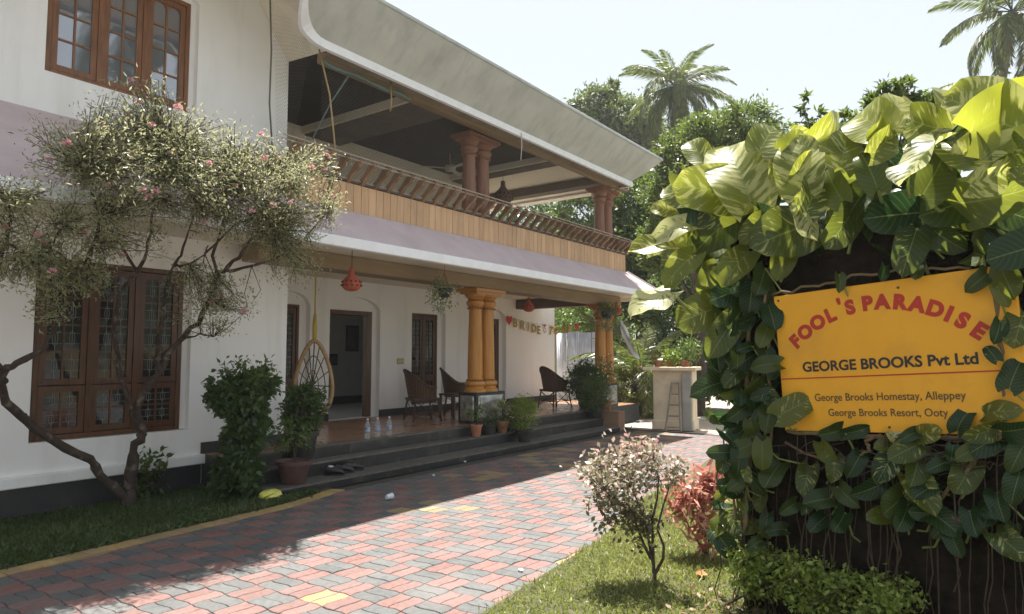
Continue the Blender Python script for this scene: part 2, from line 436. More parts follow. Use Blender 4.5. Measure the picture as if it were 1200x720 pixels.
sheet("bounce_yard", [(-14, -30), (30, -30), (30, -1.2), (1.2, -1.2), (1.2, 2.6), (0, 2.5), (-14, 2.2)], -0.022, pm("bounce_yard_grey", (0.19, 0.20, 0.205), (0.15, 0.16, 0.165), scale=3, rough=.95))  # unseen yard added behind the camera to bounce light onto the facade
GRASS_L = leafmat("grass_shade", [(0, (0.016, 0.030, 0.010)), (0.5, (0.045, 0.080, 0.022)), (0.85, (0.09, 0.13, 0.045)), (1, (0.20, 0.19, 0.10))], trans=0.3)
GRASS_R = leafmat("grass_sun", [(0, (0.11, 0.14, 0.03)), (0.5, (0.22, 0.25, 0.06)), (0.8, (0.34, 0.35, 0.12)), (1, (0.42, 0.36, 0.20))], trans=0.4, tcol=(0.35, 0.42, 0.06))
def grass(name, mat, xs, ys, n, hgt, wid, keep, label):
    x = rng.uniform(*xs, n); y = rng.uniform(*ys, n)
    k = keep(x, y); x = x[k]; y = y[k]; n = len(x)
    pos = np.stack([x, y, np.full(n, 0.004)], 1)
    ax = rng.normal(size=(n, 3)) * [0.55, 0.55, 0.0] + [0, 0, 1] * rng.uniform(0.35, 1, (n, 1))
    cl = 0.5 + 0.5 * np.sin(x * 3.1 + 1.3 * np.sin(y * 2.3)) * np.sin(y * 4.3 + x)
    rnd = np.clip(0.25 * cl + rng.uniform(0, 0.8, n), 0, 1)
    o = leaf_cloud(name, mat, pos, ax, unit(n), rng.uniform(0.5, 1.25, n) * hgt * (0.7 + 0.5 * cl), wid, rnd, bend=0.35)
    return tag(o, label, "grass", kind="stuff")
LEx = np.array([p[0] for p in LE]); LEy = np.array([p[1] for p in LE]); REx = np.array([p[0] for p in RE]); REy = np.array([p[1] for p in RE])
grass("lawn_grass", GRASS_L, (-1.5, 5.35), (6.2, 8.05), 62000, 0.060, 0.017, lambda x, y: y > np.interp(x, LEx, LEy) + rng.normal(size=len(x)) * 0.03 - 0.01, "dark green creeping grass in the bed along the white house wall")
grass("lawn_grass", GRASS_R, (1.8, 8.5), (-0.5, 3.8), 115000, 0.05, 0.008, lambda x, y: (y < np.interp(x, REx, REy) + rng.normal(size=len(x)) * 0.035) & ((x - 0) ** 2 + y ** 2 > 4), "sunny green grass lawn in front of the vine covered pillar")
#---HOUSE---
# ------------------------------------------------------------------ the house
YW, YB, ZF = 8.08, 10.15, 0.43          # wing wall, porch back wall, porch floor
XC = 5.84                               # corner of the wing
house = empty("house", (9.0, 9.0, 0), "two storey white house with pink lower roof, orange columned porch and open upper veranda", "house")
UNIT = {}
def ubox(name, mat):
    if (name, mat.name) not in UNIT: UNIT[(name, mat.name)] = MB().box(-.5, .5, -.5, .5, -.5, .5).mesh(name, mat)
    return UNIT[(name, mat.name)]
def piece(name, mat, parent, x0, x1, y0, y1, z0, z1, rot=None):
    return link(name, ubox(name, mat), parent, ((x0 + x1) / 2, (y0 + y1) / 2, (z0 + z1) / 2), rot, (x1 - x0, y1 - y0, z1 - z0))
def bxo(name, mat, parent, x0, x1, y0, y1, z0, z1, bev=0.0):
    o = MB().box(x0, x1, y0, y1, z0, z1).build(name, mat, parent)
    if bev: bevel(o, bev)
    return o

def wall_panel(name, mat, x0, x1, z0, z1, y, t, ops, parent):
    """ops: (ox0, ox1, sill, spring, rise) openings with a segmental head"""
    mb = MB()
    xs = [x0]
    def head(o, x):
        c = (o[0] + o[1]) / 2; h = (o[1] - o[0]) / 2
        k = max(0.0, 1 - ((x - c) / h) ** 2)
        return o[3] + o[4] * k ** 0.6
    cells = []
    cur = x0
    for o in sorted(ops):
        if o[0] > cur: cells.append((cur, o[0], None))
        N = 12
        for i in range(N): cells.append((o[0] + (o[1] - o[0]) * i / N, o[0] + (o[1] - o[0]) * (i + 1) / N, o))
        cur = o[1]
    if cur < x1: cells.append((cur, x1, None))
    def quadwall(a, b, za0, zb0, za1, zb1):
        mb.add([(a, y, za0), (b, y, zb0), (b, y, zb1), (a, y, za1), (a, y + t, za0), (b, y + t, zb0), (b, y + t, zb1), (a, y + t, za1)],
               [(0, 1, 2, 3), (7, 6, 5, 4), (3, 2, 6, 7), (4, 5, 1, 0)])
    for a, b, o in cells:
        if o is None: quadwall(a, b, z0, z0, z1, z1)
        else:
            if o[2] > z0: quadwall(a, b, z0, z0, o[2], o[2])
            quadwall(a, b, head(o, a), head(o, b), z1, z1)
    for o in ops:
        for xx, sg in ((o[0], 1), (o[1], -1)):
            q = [(xx, y, o[2]), (xx, y + t, o[2]), (xx, y + t, o[3]), (xx, y, o[3])]
            mb.add(q, [(0, 1, 2, 3) if sg < 0 else (3, 2, 1, 0)])
    for xx in (x0, x1):
        mb.add([(xx, y, z0), (xx, y + t, z0), (xx, y + t, z1), (xx, y, z1)], [(0, 1, 2, 3)])
    return mb.build(name, mat, parent)

WT = 0.26
LW = (2.80, 4.47, 0.74, 2.66, 0.20); UW = (2.78, 4.44, 4.63, 6.05, 0.22)
wall_panel("wing_wall", WHITE, -5.0, XC, 0.0, 3.30, YW, WT, [LW], house)
wall_panel("upper_wing_wall", WHITE, -5.0, XC - 0.07, 3.30, 7.0, YW, WT, [UW], house)
bxo("wing_side_wall", WHITE, house, XC - WT, XC, YW + WT, YB + 0.3, 0.0, 7.0)
bxo("black_plinth", BLACK, house, -5.0, 4.64, YW - 0.022, YW + 0.02, 0.0, 0.312)
bxo("wall_ledge", WHITE, house, -5.0, 4.67, YW - 0.075, YW + 0.01, 0.312, 0.425, 0.01)
bxo("skirting", BLACK, house, 4.64, XC + 0.012, YW - 0.02, YW + 0.01, ZF, 0.565)
bxo("skirting", BLACK, house, XC - 0.01, XC + 0.014, YW + 0.01, YB, ZF, 0.565)
# porch back wall
D1 = (8.27, 9.53, ZF, 2.52, 0.24); PW = [(7.05, 7.83, 0.60, 2.54, 0.22), (10.43, 11.50, 0.60, 2.54, 0.22), (12.95, 13.78, 0.60, 2.54, 0.22)]
wall_panel("porch_back_wall", WHITE, XC, 16.05, 0.0, 3.30, YB, WT, [D1] + PW, house)
bxo("end_wall", WHITE, house, 15.80, 16.05, YB + WT, 15.0, 0.0, 3.30)
for a, b in ((XC, 8.27), (9.53, 16.06)): bxo("skirting", BLACK, house, a, b, YB - 0.016, YB + 0.01, ZF, 0.56)
wall_panel("upper_back_wall", CREAM, XC - 0.07, 12.6, 3.5, 5.76, YB, WT, [], house)
bxo("upper_end_wall", CREAM, house, 12.36, 12.6, YB + WT, 15.0, 3.5, 6.0)

# windows -----------------------------------------------------------------------
def window(x0, x1, z0, z1, y, cols, wood, pane, spec, grille=False, tymp=None, arch=None):
    """timber window, y = front plane of the frame. spec: list of (height fraction, rows, arched)"""
    mb = MB(); fw = 0.055; dp = 0.09
    mb.box(x0, x0 + fw, y, y + dp, z0, z1); mb.box(x1 - fw, x1, y, y + dp, z0, z1)
    mb.box(x0 + fw, x1 - fw, y, y + dp, z1 - fw, z1); mb.box(x0 + fw, x1 - fw, y, y + dp, z0, z0 + fw)
    win = mb.build("window", wood, house); bevel(win, 0.006)
    W = (x1 - x0 - 2 * fw); cw = W / cols
    bxo("leak_backing", pm("leak_backing_dark", (.045, .045, .045), rough=.95), win, x0 + .002, x1 - .002, y + dp + .01, y + dp + .02, z0 + .002, z1 - .002)  # dark backing added to stop daylight leaking through the sash gaps
    for c in range(cols):
        a = x0 + fw + c * cw
        if c: piece("mullion", wood, win, a - 0.028, a + 0.028, y + 0.003, y + dp, z0 + fw, z1 - fw)
        zt = z0 + fw
        for frac, rows, arched in spec:
            zh = (z1 - z0 - 2 * fw) * frac
            s = MB(); st = 0.062; yy = y + 0.016; yd = y + 0.056
            lx = a + (0.030 if c else 0.004); rx = a + cw - (0.030 if c < cols - 1 else 0.004)
            b0, b1 = zt + 0.006, zt + zh - 0.006
            s.box(lx, lx + st, yy, yd, b0, b1); s.box(rx - st, rx, yy, yd, b0, b1)
            s.box(lx + st, rx - st, yy, yd, b0, b0 + st); s.box(lx + st, rx - st, yy, yd, b1 - st, b1)
            px0, px1, pz0, pz1 = lx + st, rx - st, b0 + st, b1 - st
            mid = (px0 + px1) / 2
            s.box(mid - 0.011, mid + 0.011, yy + 0.008, yd - 0.004, pz0, pz1)
            rh = (pz1 - pz0) / rows
            for r in range(1, rows): s.box(px0, px1, yy + 0.01, yd - 0.006, pz0 + r * rh - 0.011, pz0 + r * rh + 0.011)
            if arched:
                for (u0, u1) in ((px0, mid - 0.011), (mid + 0.011, px1)):
                    w_ = u1 - u0; hh = min(0.10, w_ * 0.55)
                    for sgn in (0, 1):
                        pts = []
                        for q in range(7):
                            t = q / 6 * math.pi / 2
                            xx = (u0 + w_ / 2 * (1 - math.cos(t))) if sgn == 0 else (u1 - w_ / 2 * (1 - math.cos(t)))
                            pts.append(Vector((xx, yy + 0.012, pz1 - hh + hh * math.sin(t))))
                        corner = Vector((u0 if sgn == 0 else u1, yy + 0.012, pz1 + 0.002)); topm = Vector(((u0 + u1) / 2, yy + 0.012, pz1 + 0.002))
                        poly = pts + [topm, corner]
                        if sgn == 0: poly = poly[::-1]
                        s.prism(poly[::-1], (0, 0.026, 0))
            sa = s.build("sash", wood, win)
            for cc in range(2):
                for r in range(rows):
                    u0 = px0 if cc == 0 else mid + 0.011; u1 = mid - 0.011 if cc == 0 else px1
                    v0 = pz0 + r * rh + (0.011 if r else 0); v1 = pz0 + (r + 1) * rh - (0.011 if r < rows - 1 else 0)
                    rot = (R(rng.normal() * 0.5), 0, R(rng.normal() * 0.5))
                    piece("pane", pane, win, u0 - .004, u1 + .004, yy + 0.021, yy + 0.025, v0 - .004, v1 + .004, rot)
            if grille:
                g = MB(); gy = yy + 0.012
                for cc in range(2):
                    u0 = px0 if cc == 0 else mid; u1 = mid if cc == 0 else px1; um = (u0 + u1) / 2
                    g.tube([(um, gy, pz0), (um, gy, pz1)], 0.0025, 4)
                    for r in range(rows):
                        zc = pz0 + (r + .5) * rh
                        for dz in (-.2, .2): g.tube([(u0, gy, zc + dz * rh), (u1, gy, zc + dz * rh)], 0.0022, 4)
                        loop = [(um + math.cos(k * math.pi / 4) * (u1 - u0) * .16, gy, zc + math.sin(k * math.pi / 4) * rh * .30) for k in range(9)]
                        g.tube(loop, 0.0022, 4, cap=False)
                g.build("grille", GRILLE, win)
            zt += zh
    return win
def tympanum(x0, x1, z0, z1, y): bxo("arch_infill", WHITE, house, x0 - .02, x1 + .02, y, y + 0.10, z0, z1)

window(2.83, 4.40, 0.745, 2.66, YW + 0.07, 3, DWOOD, PANE, [(0.285, 2, False), (0.715, 4, True)], True)
tympanum(LW[0], LW[1], 2.662, 2.9, YW + 0.085); bxo("window_jamb", WHITE, house, 4.402, LW[1] + .02, YW + 0.09, YW + .2, .745, 2.661); bxo("window_jamb", WHITE, house, LW[0] - .02, 2.828, YW + 0.09, YW + .2, .745, 2.661)
window(2.80, 4.37, 4.64, 6.05, YW + 0.07, 3, MWOOD, PANE_UP, [(1.0, 4, True)])
tympanum(UW[0], UW[1], 6.052, 6.3, YW + 0.085); bxo("window_jamb", WHITE, house, 4.372, UW[1] + .02, YW + 0.09, YW + .2, 4.64, 6.05)
for (a, b, s_, t_, r_), cols in zip(PW, (1, 2, 1)):
    right = b - 0.16
    window(a + 0.02, right, s_, t_, YB + 0.10, cols, DWOOD, PANE, [(0.27, 1, False), (0.73, 4, True)], True)
    tympanum(a, b, t_ + .002, t_ + .3, YB + 0.115); bxo("window_jamb", WHITE, house, right + .002, b + .02, YB + .118, YB + .22, s_, t_)
# doorway and the room behind it
df = MB(); dx0, dx1 = 8.29, 9.40
df.box(dx0, dx0 + .07, YB + .09, YB + .22, ZF, 2.50).box(dx1 - .13, dx1, YB + .09, YB + .22, ZF, 2.50).box(dx0 + .07, dx1 - .13, YB + .09, YB + .22, 2.41, 2.50)
bevel(df.build("door_frame", DWOOD, house), 0.008)
tympanum(8.27, 9.53, 2.502, 2.8, YB + .105); bxo("door_jamb", WHITE, house, 9.402, 9.55, YB + .11, YB + .22, ZF, 2.501)
leaf = bxo("door", DWOOD, house, 8.37, 8.41, YB + .225, YB + 1.05, ZF + .01, 2.40, .006)
for z0, z1 in ((.62, 1.2), (1.32, 2.2)): bxo("door_panel", DWOOD, leaf, 8.411, 8.425, YB + .33, YB + .93, z0, z1, .006)
ROOM = pm("room_wall", (0.42, 0.42, 0.40), rough=0.85)
rm = MB()
rm.box(7.2, 7.3, YB + WT, 11.2, ZF, 3.2).box(13.9, 14.0, YB + WT, 13.6, ZF, 3.2).box(8.4, 13.9, 13.5, 13.6, ZF, 3.2).box(7.2, 14, YB + WT, 13.6, 3.1, 3.2).box(6.0, 14, YB + .01, 13.6, .2, ZF - .004)
rm.build("hall", ROOM, house)
bxo("skirting", BLACK, house, 8.4, 13.9, 13.47, 13.499, ZF, .62)
# step under porch, floor tiles, steps
bxo("porch_slab", BLACK, house, 4.66, 13.38, 7.50, YB - .02, 0.0, ZF - 0.02)
bxo("porch_slab", BLACK, house, 13.38, 16.0, 7.60, YB - .02, 0.0, ZF - 0.02)
fl = bxo("porch_floor", SOIL, house, 4.66, 15.9, 7.605, YB - .02, ZF - 0.019, ZF - 0.008)
tx = 4.66
while tx < 15.8:
    ty = 7.61
    while ty < YB - .05:
        y1 = min(ty + .60, YB - .021); x1 = min(tx + .60, 15.9)
        if not (x1 < XC + .01 and ty > YW): piece("floor_tile", FLOORT, fl, tx + .002, x1 - .002, ty + .002, y1 - .002, ZF - 0.008, ZF)
        ty += .60
    tx += .60
def step(yf, yb, z0, z1, x0, x1):
    core = bxo("step", BLACK, house, x0 + .015, x1 - .015, yf + .022, yb + .03, z0 - .02, z1 - .025)
    x = x0; k = 0
    while x < x1 - .05:
        e = min(x + 0.905, x1)
        piece("riser_tile", GRANITE, core, x + .002, e - .002, yf, yf + .021, z0 + .002, z1 - .024)
        piece("tread_tile", TREAD, core, x + .002, e - .002, yf - .012, yb, z1 - .022, z1)
        x = e
step(6.83, 7.22, 0.0, 0.10, 4.72, 13.42)
step(7.22, 7.47, 0.10, 0.27, 4.68, 13.40)
step(7.47, 7.605, 0.27, ZF + .002, 4.66, 13.38)
bxo("step_end_block", pm("brown_end_block", (0.33, 0.20, 0.12), (0.25, 0.15, 0.09), rough=0.8, scale=4), house, 13.43, 13.72, 6.86, 7.58, 0.0, 0.42, .01)

# porch columns -----------------------------------------------------------------
def column_profile(zb, zt, r):
    h = zt - zb
    return [(r * 1.55, zb), (r * 1.55, zb + .045), (r * 1.30, zb + .065), (r * 1.22, zb + .09), (r * 1.45, zb + .12), (r * 1.50, zb + .15), (r * 1.40, zb + .185), (r * 1.15, zb + .20),
            (r * 1.18, zb + .225), (r * 1.06, zb + .24), (r * 1.08, zb + .30), (r * 1.02, zb + h * .5), (r * .90, zt - .30), (r * .92, zt - .28), (r * 1.10, zt - .265), (r * 1.12, zt - .245), (r * .98, zt - .235),
            (r * 1.10, zt - .21), (r * 1.28, zt - .175), (r * 1.30, zt - .14), (r * 1.15, zt - .115), (r * 1.0, zt - .105), (r * 1.2, zt - .07), (r * 1.5, zt - .03), (r * 1.5, zt)]
def pillar(xa, xb, y, zb, zt, r, mat, plinth=None):
    pil = MB()
    capz = zt
    pil.box(xa - r * 2.1, xb + r * 2.1, y - r * 1.9, y + r * 1.9, capz - .06, capz).box(xa - r * 1.7, xb + r * 1.7, y - r * 1.6, y + r * 1.6, capz - .10, capz - .061)
    p = pil.build("pillar", mat, house); bevel(p, .012, 2)
    for x in (xa, xb):
        c = MB().lathe(column_profile(zb, capz - .10, r), (x, y, 0), 22).build("column", mat, p); auto_smooth(c, 40)
        beads = MB()
        for zz, rr in ((zb + .212, r * 1.17), (capz - .10 - .255, r * 1.12)):
            for k in range(18): beads.sphere((x + rr * math.cos(k * math.pi / 9), y + rr * math.sin(k * math.pi / 9), zz), .013, 5, 4)
        beads.build("bead_ring", DWOOD if mat is OWOOD else mat, p, True)
        rg = MB()
        for zz, rr in ((zb + .215, r * 1.17), (zb + .105, r * 1.26), (capz - .10 - .235, r * 1.02), (capz - .10 - .11, r * 1.07)): rg.lathe([(rr * .96, zz - .012), (rr * 1.03, zz), (rr * .96, zz + .012)], (x, y, 0), 22)
        rg.build("ring_band", DWOOD if mat is OWOOD else mat, p, True)
    if plinth:
        x0, x1, y0, y1, z0, z1 = plinth
        q = bxo("pillar_plinth", BLACK, p, x0, x1, y0, y1, z0, z1, .008)
        # relief slabs on the visible faces
        for face in ("front", "left"):
            N = 22; vs = []; fs = []
            u0, u1 = ((x0, x1) if face == "front" else (y0, y1)); mz = .055
            sd = 3.7 if face == "front" else 9.1
            for i in range(N + 1):
                for j in range(N + 1):
                    a = u0 + mz + (u1 - u0 - 2 * mz) * i / N; z = z0 + mz + (z1 - z0 - 2 * mz) * j / N
                    s_, t_ = i / N - .5, j / N - .5
                    d = .008
                    for k in range(9):
                        cx, cz = .42 * math.sin(k * 2.3 + sd), .38 * math.cos(k * 1.7 + sd); g = math.exp(-((s_ - cx) ** 2 * 60 + (t_ - cz) ** 2 * 34)); d += .016 * g
                    d += .012 * math.exp(-(s_ * s_ * 40 + (t_ - .12) ** 2 * 14)) + .004 * math.sin(i * 1.9 + j * 2.3)
                    if i in (0, N) or j in (0, N): d = .001
                    vs.append((a, y0 - d, z) if face == "front" else (x0 - d, a, z))
            for i in range(N):
                for j in range(N):
                    f = (i * (N + 1) + j, (i + 1) * (N + 1) + j, (i + 1) * (N + 1) + j + 1, i * (N + 1) + j + 1)
                    fs.append(f if face == "front" else f[::-1])
            MB().add(vs, fs).build("relief_slab", SILVER, p, True)
    return p
pillar(9.60, 9.95, 7.76, 0.98, 2.835, 0.128, OWOOD, (9.38, 10.22, 7.55, 7.97, ZF, 0.98))
pillar(14.28, 14.66, 7.76, 0.98, 2.835, 0.128, OWOOD, (14.05, 14.90, 7.62, 7.97, ZF, 0.98))
pillar(9.40, 9.80, 7.76, 3.72, 5.62, 0.125, RWOOD)
pillar(14.30, 14.70, 7.76, 3.72, 5.62, 0.125, RWOOD)
bxo("porch_beam", BEAM, house, 5.02, 14.95, 7.56, 7.93, 2.836, 3.06, .012)
bxo("porch_cross_beam", pm("dark_beam_paint", (0.12, 0.085, 0.055), rough=.6), house, 14.20, 14.50, 7.935, YB - .005, 2.82, 3.05)
bxo("beam_end_moulding", OWOOD, house, 14.952, 15.06, 7.60, 7.90, 2.80, 3.04, .015)

# lower (pink) roof ---------------------------------------------------------------
EX, EY, EZ = 15.35, 6.60, 3.10
def quad(mb, a, b, c, d): mb.add([a, b, c, d], [(0, 1, 2, 3)])
m = MB(); sl_ = 0.66
pts = [(-5, EY, EZ), (EX, EY, EZ), (14.78, 7.28, 3.62), (5.2, 7.28, 3.62), (5.2, YW, 3.62 + (YW - 7.28) * .72), (-5, YW, 3.62 + (YW - 7.28) * .72), (-5, 7.28, 3.62)]
m.add([(-5, EY, EZ), (5.2, EY, EZ), (5.2, 7.28, 3.62), (-5, 7.28, 3.62)], [(0, 1, 2, 3)])
m.add([(5.2, EY, EZ), (EX, EY, EZ), (14.78, 7.28, 3.62), (5.2, 7.28, 3.62)], [(0, 1, 2, 3)])
m.add([(-5, 7.28, 3.62), (5.2, 7.28, 3.62), (5.2, YW, 4.19), (-5, YW, 4.19)], [(0, 1, 2, 3)])
m.add([(EX, EY, EZ), (EX, 15, EZ), (14.78, 15, 3.62), (14.78, 7.28, 3.62)], [(0, 1, 2, 3)])
m.build("pink_roof", PINK, house)
f = MB(); f.box(-5, EX + .0, EY - .012, EY + .10, 2.97, 3.105); f.box(EX - .1, EX + .012, EY + .10, 15, 2.97, 3.105)
bevel(f.build("roof_fascia", BAND, house), .01)
h = MB(); h.tube([(EX, EY, EZ + .012), (14.78, 7.28, 3.632)], .022, 6); h.build("hip_ridge", PINK, house)
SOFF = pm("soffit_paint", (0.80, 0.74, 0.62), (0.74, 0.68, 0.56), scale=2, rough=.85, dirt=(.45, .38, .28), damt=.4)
bxo("soffit", SOFF, house, -5, EX - .101, EY + .101, YB + .0, 3.06, 3.12) if False else None
bxo("soffit", SOFF, house, -5, XC, EY + .101, YW - .001, 3.062, 3.12)
bxo("soffit", SOFF, house, XC + .001, EX - .101, EY + .101, YB - .001, 3.062, 3.12)
bxo("soffit", SOFF, house, 16.051, 16.052 + .01, YB, 14, 3.06, 3.12) if False else None
# balcony parapet of upright boards
bk = bxo("parapet", pm("parapet_backing", (0.20, 0.12, 0.07), rough=.8), house, 5.2, 14.74, 7.318, 7.40, 3.58, 4.03)
bxo("parapet_side", BOARD, house, 14.70, 14.74, 7.401, 12, 3.58, 4.0)
x = 5.20
while x < 14.70:
    piece("board", BOARD, bk, x + .004, min(x + .136, 14.742), 7.298 + rng.normal() * .001, 7.3175, 3.60, 4.022)
    x += 0.140
bxo("parapet_rail", pm("parapet_rail_dark", (0.10, .07, .05), rough=.6), house, 5.15, 14.78, 7.275, 7.42, 4.032, 4.055)
bxo("veranda_floor", CREAM, house, XC, 14.74, 7.401, 12.0, 3.40, 3.70)
bal = empty_part = MB()
bal.tube([(4.95, 7.00, 4.315), (14.85, 7.00, 4.315)], .009, 6); bal.tube([(4.95, 7.035, 4.275), (14.85, 7.035, 4.275)], .009, 6); bal.tube([(5.1, 7.29, 4.075), (14.85, 7.29, 4.075)], .012, 6)
balo = bal.build("balustrade", pm("pale_rail", (.42, .36, .29), (.32, .27, .21), rough=.5, scale=8), house)
# one carved baluster, shared
prof = [(-.030, .0), (.040, .0), (.046, .06), (.034, .12), (.036, .19), (.056, .27), (.060, .30), (.046, .315), (.050, .335), (.052, .36), (.030, .385), (.0, .39), (-.030, .375), (-.040, .345), (-.030, .315), (-.050, .30), (-.042, .25), (-.030, .17), (-.028, .10), (-.036, .05)]
ang = math.atan2(0.30, 0.27)
ca_, sa_ = math.cos(ang), math.sin(ang)
bpts = [Vector((-.030, -sa_ * u_ - ca_ * o_, ca_ * u_ - sa_ * o_)) for o_, u_ in prof]
bm_ = MB().prism(bpts, (.060, 0, 0)).mesh("baluster", BALUS)
x = 5.22
while x < 14.7:
    link("baluster", bm_, balo, (x, 7.32, 4.05), (0, 0, R(rng.normal() * 2)))
    x += 0.249
# upper veranda ceiling and beams
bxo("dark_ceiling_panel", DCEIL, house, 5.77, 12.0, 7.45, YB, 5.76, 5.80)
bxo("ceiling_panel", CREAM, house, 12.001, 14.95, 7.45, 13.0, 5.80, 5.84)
for xa, xb in ((7.55, 8.40), (11.6, 12.0)):
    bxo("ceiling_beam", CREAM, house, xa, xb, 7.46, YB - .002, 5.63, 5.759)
    bxo("beam_underside", pm("underside_brown", (0.10, .08, .065), (.15, .12, .10), rough=.9), house, xa + .06, xb, 7.47, YB - .01, 5.612, 5.628)  # thin dark brown sheet along the underside of each cream beam
bxo("ceiling_beam", pm("dark_beam_paint", (0.12, .085, .055)), house, 13.75, 14.05, 7.46, 12, 5.60, 5.79)
bxo("ceiling_beam", BEAM, house, 5.77, 14.9, 7.30, 7.449, 5.60, 5.79)
# big flared eave of the upper roof ------------------------------------------------
PROF = [(0.0, 5.60), (0.012, 5.715), (-.01, 5.72), (.05, 5.775), (.14, 5.85), (.25, 5.95), (.36, 6.06), (.46, 6.165), (.53, 6.25)]
def zmin(x):
    if x >= 5.55: return 5.60
    t = min(1.0, (5.55 - x) / .62); return 5.60 + .62 * (1 - math.sqrt(max(0, 1 - t * t)))
def prof_at(z):
    P = PROF[2:]
    for (o0, z0), (o1, z1) in zip(P, P[1:]):
        if z <= z1: return o0 + (o1 - o0) * max(0, (z - z0)) / (z1 - z0)
    return P[-1][0]
xs = [-5, 0, 3, 4.5, 4.85] + [4.93 + .62 * (1 - math.cos(k / 12 * math.pi / 2)) for k in range(13)] + [6, 7, 8, 9, 10, 11, 12, 13, 14, 14.5]
flare = MB(); band = MB(); rim = MB()
def P3(x, o, z): return (x, 7.0 - o, z)
secs = []; bsecs = []
for x in xs:
    zm = zmin(x); lo = min(zm + .118, 6.24)
    end = (x == 14.5)
    sec = []
    for k in range(9):
        z = lo + (6.25 - lo) * k / 8; o = prof_at(z)
        sec.append((x + (o if end else 0), 7.0 - o, z))
    secs.append(sec)
    o0 = prof_at(max(zm, 5.72)) if zm > 5.61 else 0.0
    o1 = prof_at(lo)
    bsecs.append([(x, 7.0 - o0 + .05, zm), (x, 7.0 - o0 - .014, zm), (x, 7.0 - o1 - .016, lo), (x, 7.0 - o1 + .05, lo)])
# right return
def ret(o, z): return (14.5 + o, 14.0, z)
last = [ret(prof_at(5.718 + (6.25 - 5.718) * k / 8), 5.718 + (6.25 - 5.718) * k / 8) for k in range(9)]
secs.append(last)
bsecs.append([(14.5, 14, 5.6), (14.514, 14, 5.6), (14.516, 14, 5.718), (14.48, 14, 5.718)])
def loft(mb, secs):
    n = len(secs[0]); vs = [p for s in secs for p in s]; fs = []
    for i in range(len(secs) - 1):
        for k in range(n - 1): fs.append((i * n + k, (i + 1) * n + k, (i + 1) * n + k + 1, i * n + k + 1))
    mb.add(vs, fs)
loft(flare, secs); auto_smooth(flare.build("flared_eave", GREYC, house), 50)
bsecs[-2] = [(14.45, 7.05, 5.6), (14.514, 6.986, 5.6), (14.516, 6.984, 5.718), (14.45, 7.05, 5.718)]
loft(band, bsecs); band.build("eave_band", BAND, house)
rim.box(-5, 15.06, 6.44, 6.60, 6.25, 6.31); rim.box(14.94, 15.06, 6.60, 14, 6.25, 6.31)
bevel(rim.build("roof_rim", RIM, house), .012)
rf = MB(); rf.add([(-5, 6.5, 6.30), (15.0, 6.5, 6.30), (11.0, 11.2, 8.4), (-5, 11.2, 8.4), (15.0, 15.5, 6.3), (-5, 15.5, 6.3)], [(0, 1, 2, 3), (1, 4, 2), (4, 5, 3, 2)])
rf.build("main_roof", pm("roof_tile", (.30, .16, .11), rough=.85), house)
MB().add([(-5, 6.62, 6.26), (5.0, 6.62, 6.26), (5.0, YW, 6.85), (-5, YW, 6.85)], [(3, 2, 1, 0)]).build("eave_soffit", SOFF, house)
MB().add([(5.0, 6.62, 6.26), (5.76, 7.03, 5.70), (5.76, YW - .004, 5.78), (5.0, YW - .004, 6.85)], [(3, 2, 1, 0)]).build("eave_soffit", SOFF, house)
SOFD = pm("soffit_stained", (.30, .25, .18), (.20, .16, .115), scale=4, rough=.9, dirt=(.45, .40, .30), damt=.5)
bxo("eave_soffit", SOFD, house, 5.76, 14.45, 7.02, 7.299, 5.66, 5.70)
bxo("eave_soffit", SOFF, house, 14.051, 14.96, 7.30, 13, 5.66, 5.70)

# weathered rope edge along the roof
print("house", len(bpy.data.objects))
# ------------------------------------------------------------------ veranda clutter: nets, ropes, fan, lamps
def strand_net(name, fn, nu, nv, r, mat, label, kind=None):
    """diagonal net over the surface fn(u,v), u,v in 0..1"""
    mb = MB()
    def run(u0, v0, du, dv):
        pts = []
        t = 0
        while -1e-6 <= u0 + du * t <= 1 + 1e-6 and -1e-6 <= v0 + dv * t <= 1 + 1e-6:
            pts.append(fn(min(1, max(0, u0 + du * t)), min(1, max(0, v0 + dv * t)))); t += 1
        if len(pts) > 1: mb.tube(pts, r, 3, cap=False)
    du, dv = 1 / nu, 1 / nv
    st = 4
    for k in range(nu): run(k / nu, 0, du * st, dv * st) ; run(k / nu, 1, du * st, -dv * st)
    for k in range(1, nv): run(0, k / nv, du * st, dv * st); run(0, k / nv, du * st, -dv * st)
    o = mb.build(name, mat); return tag(o, label, "net", kind=kind)
def veranda(u, v):
    x = 5.80 + 8.5 * u; z = 4.02 + 1.60 * v
    return Vector((x, 7.38 + .10 * math.sin(u * 17) * (v * (1 - v)) * 2, z))
strand_net("bird_net", veranda, 150, 28, .0016, NET, "fine brown bird net stretched across the open upper veranda")
def wingnet(u, v):
    top = Vector((4.95, 7.35, 6.15)).lerp(Vector((5.70, 7.30, 5.70)), u); bot = Vector((5.55, 8.00, 4.25)).lerp(Vector((5.74, 7.95, 4.25)), u)
    p = top.lerp(bot, 1 - v); p.y -= .04 * math.sin(math.pi * v); return p
strand_net("bird_net", wingnet, 10, 40, .0010, NET, "narrow end of bird net tied down the white wall corner")
def rope(name, pts, r, mat, label, cat="rope"):
    o = MB().tube(pts, r, 6).build(name, mat, None, True); return tag(o, label, cat)
rope("net_rope", [(4.93, 7.33, 6.25), (5.16, 7.6, 5.6), (5.32, 7.85, 5.0), (5.52, 8.03, 4.3)], .011, NET, "grey rope edging the net down the upper white wall", "rope")
rope("tie_rope", [(5.62, 7.22, 5.68), (5.75, 7.15, 5.1), (5.80, 7.1, 4.5), (5.86, 7.12, 4.1)], .012, ROPE, "brown rope hanging from the eave to the balcony rail")
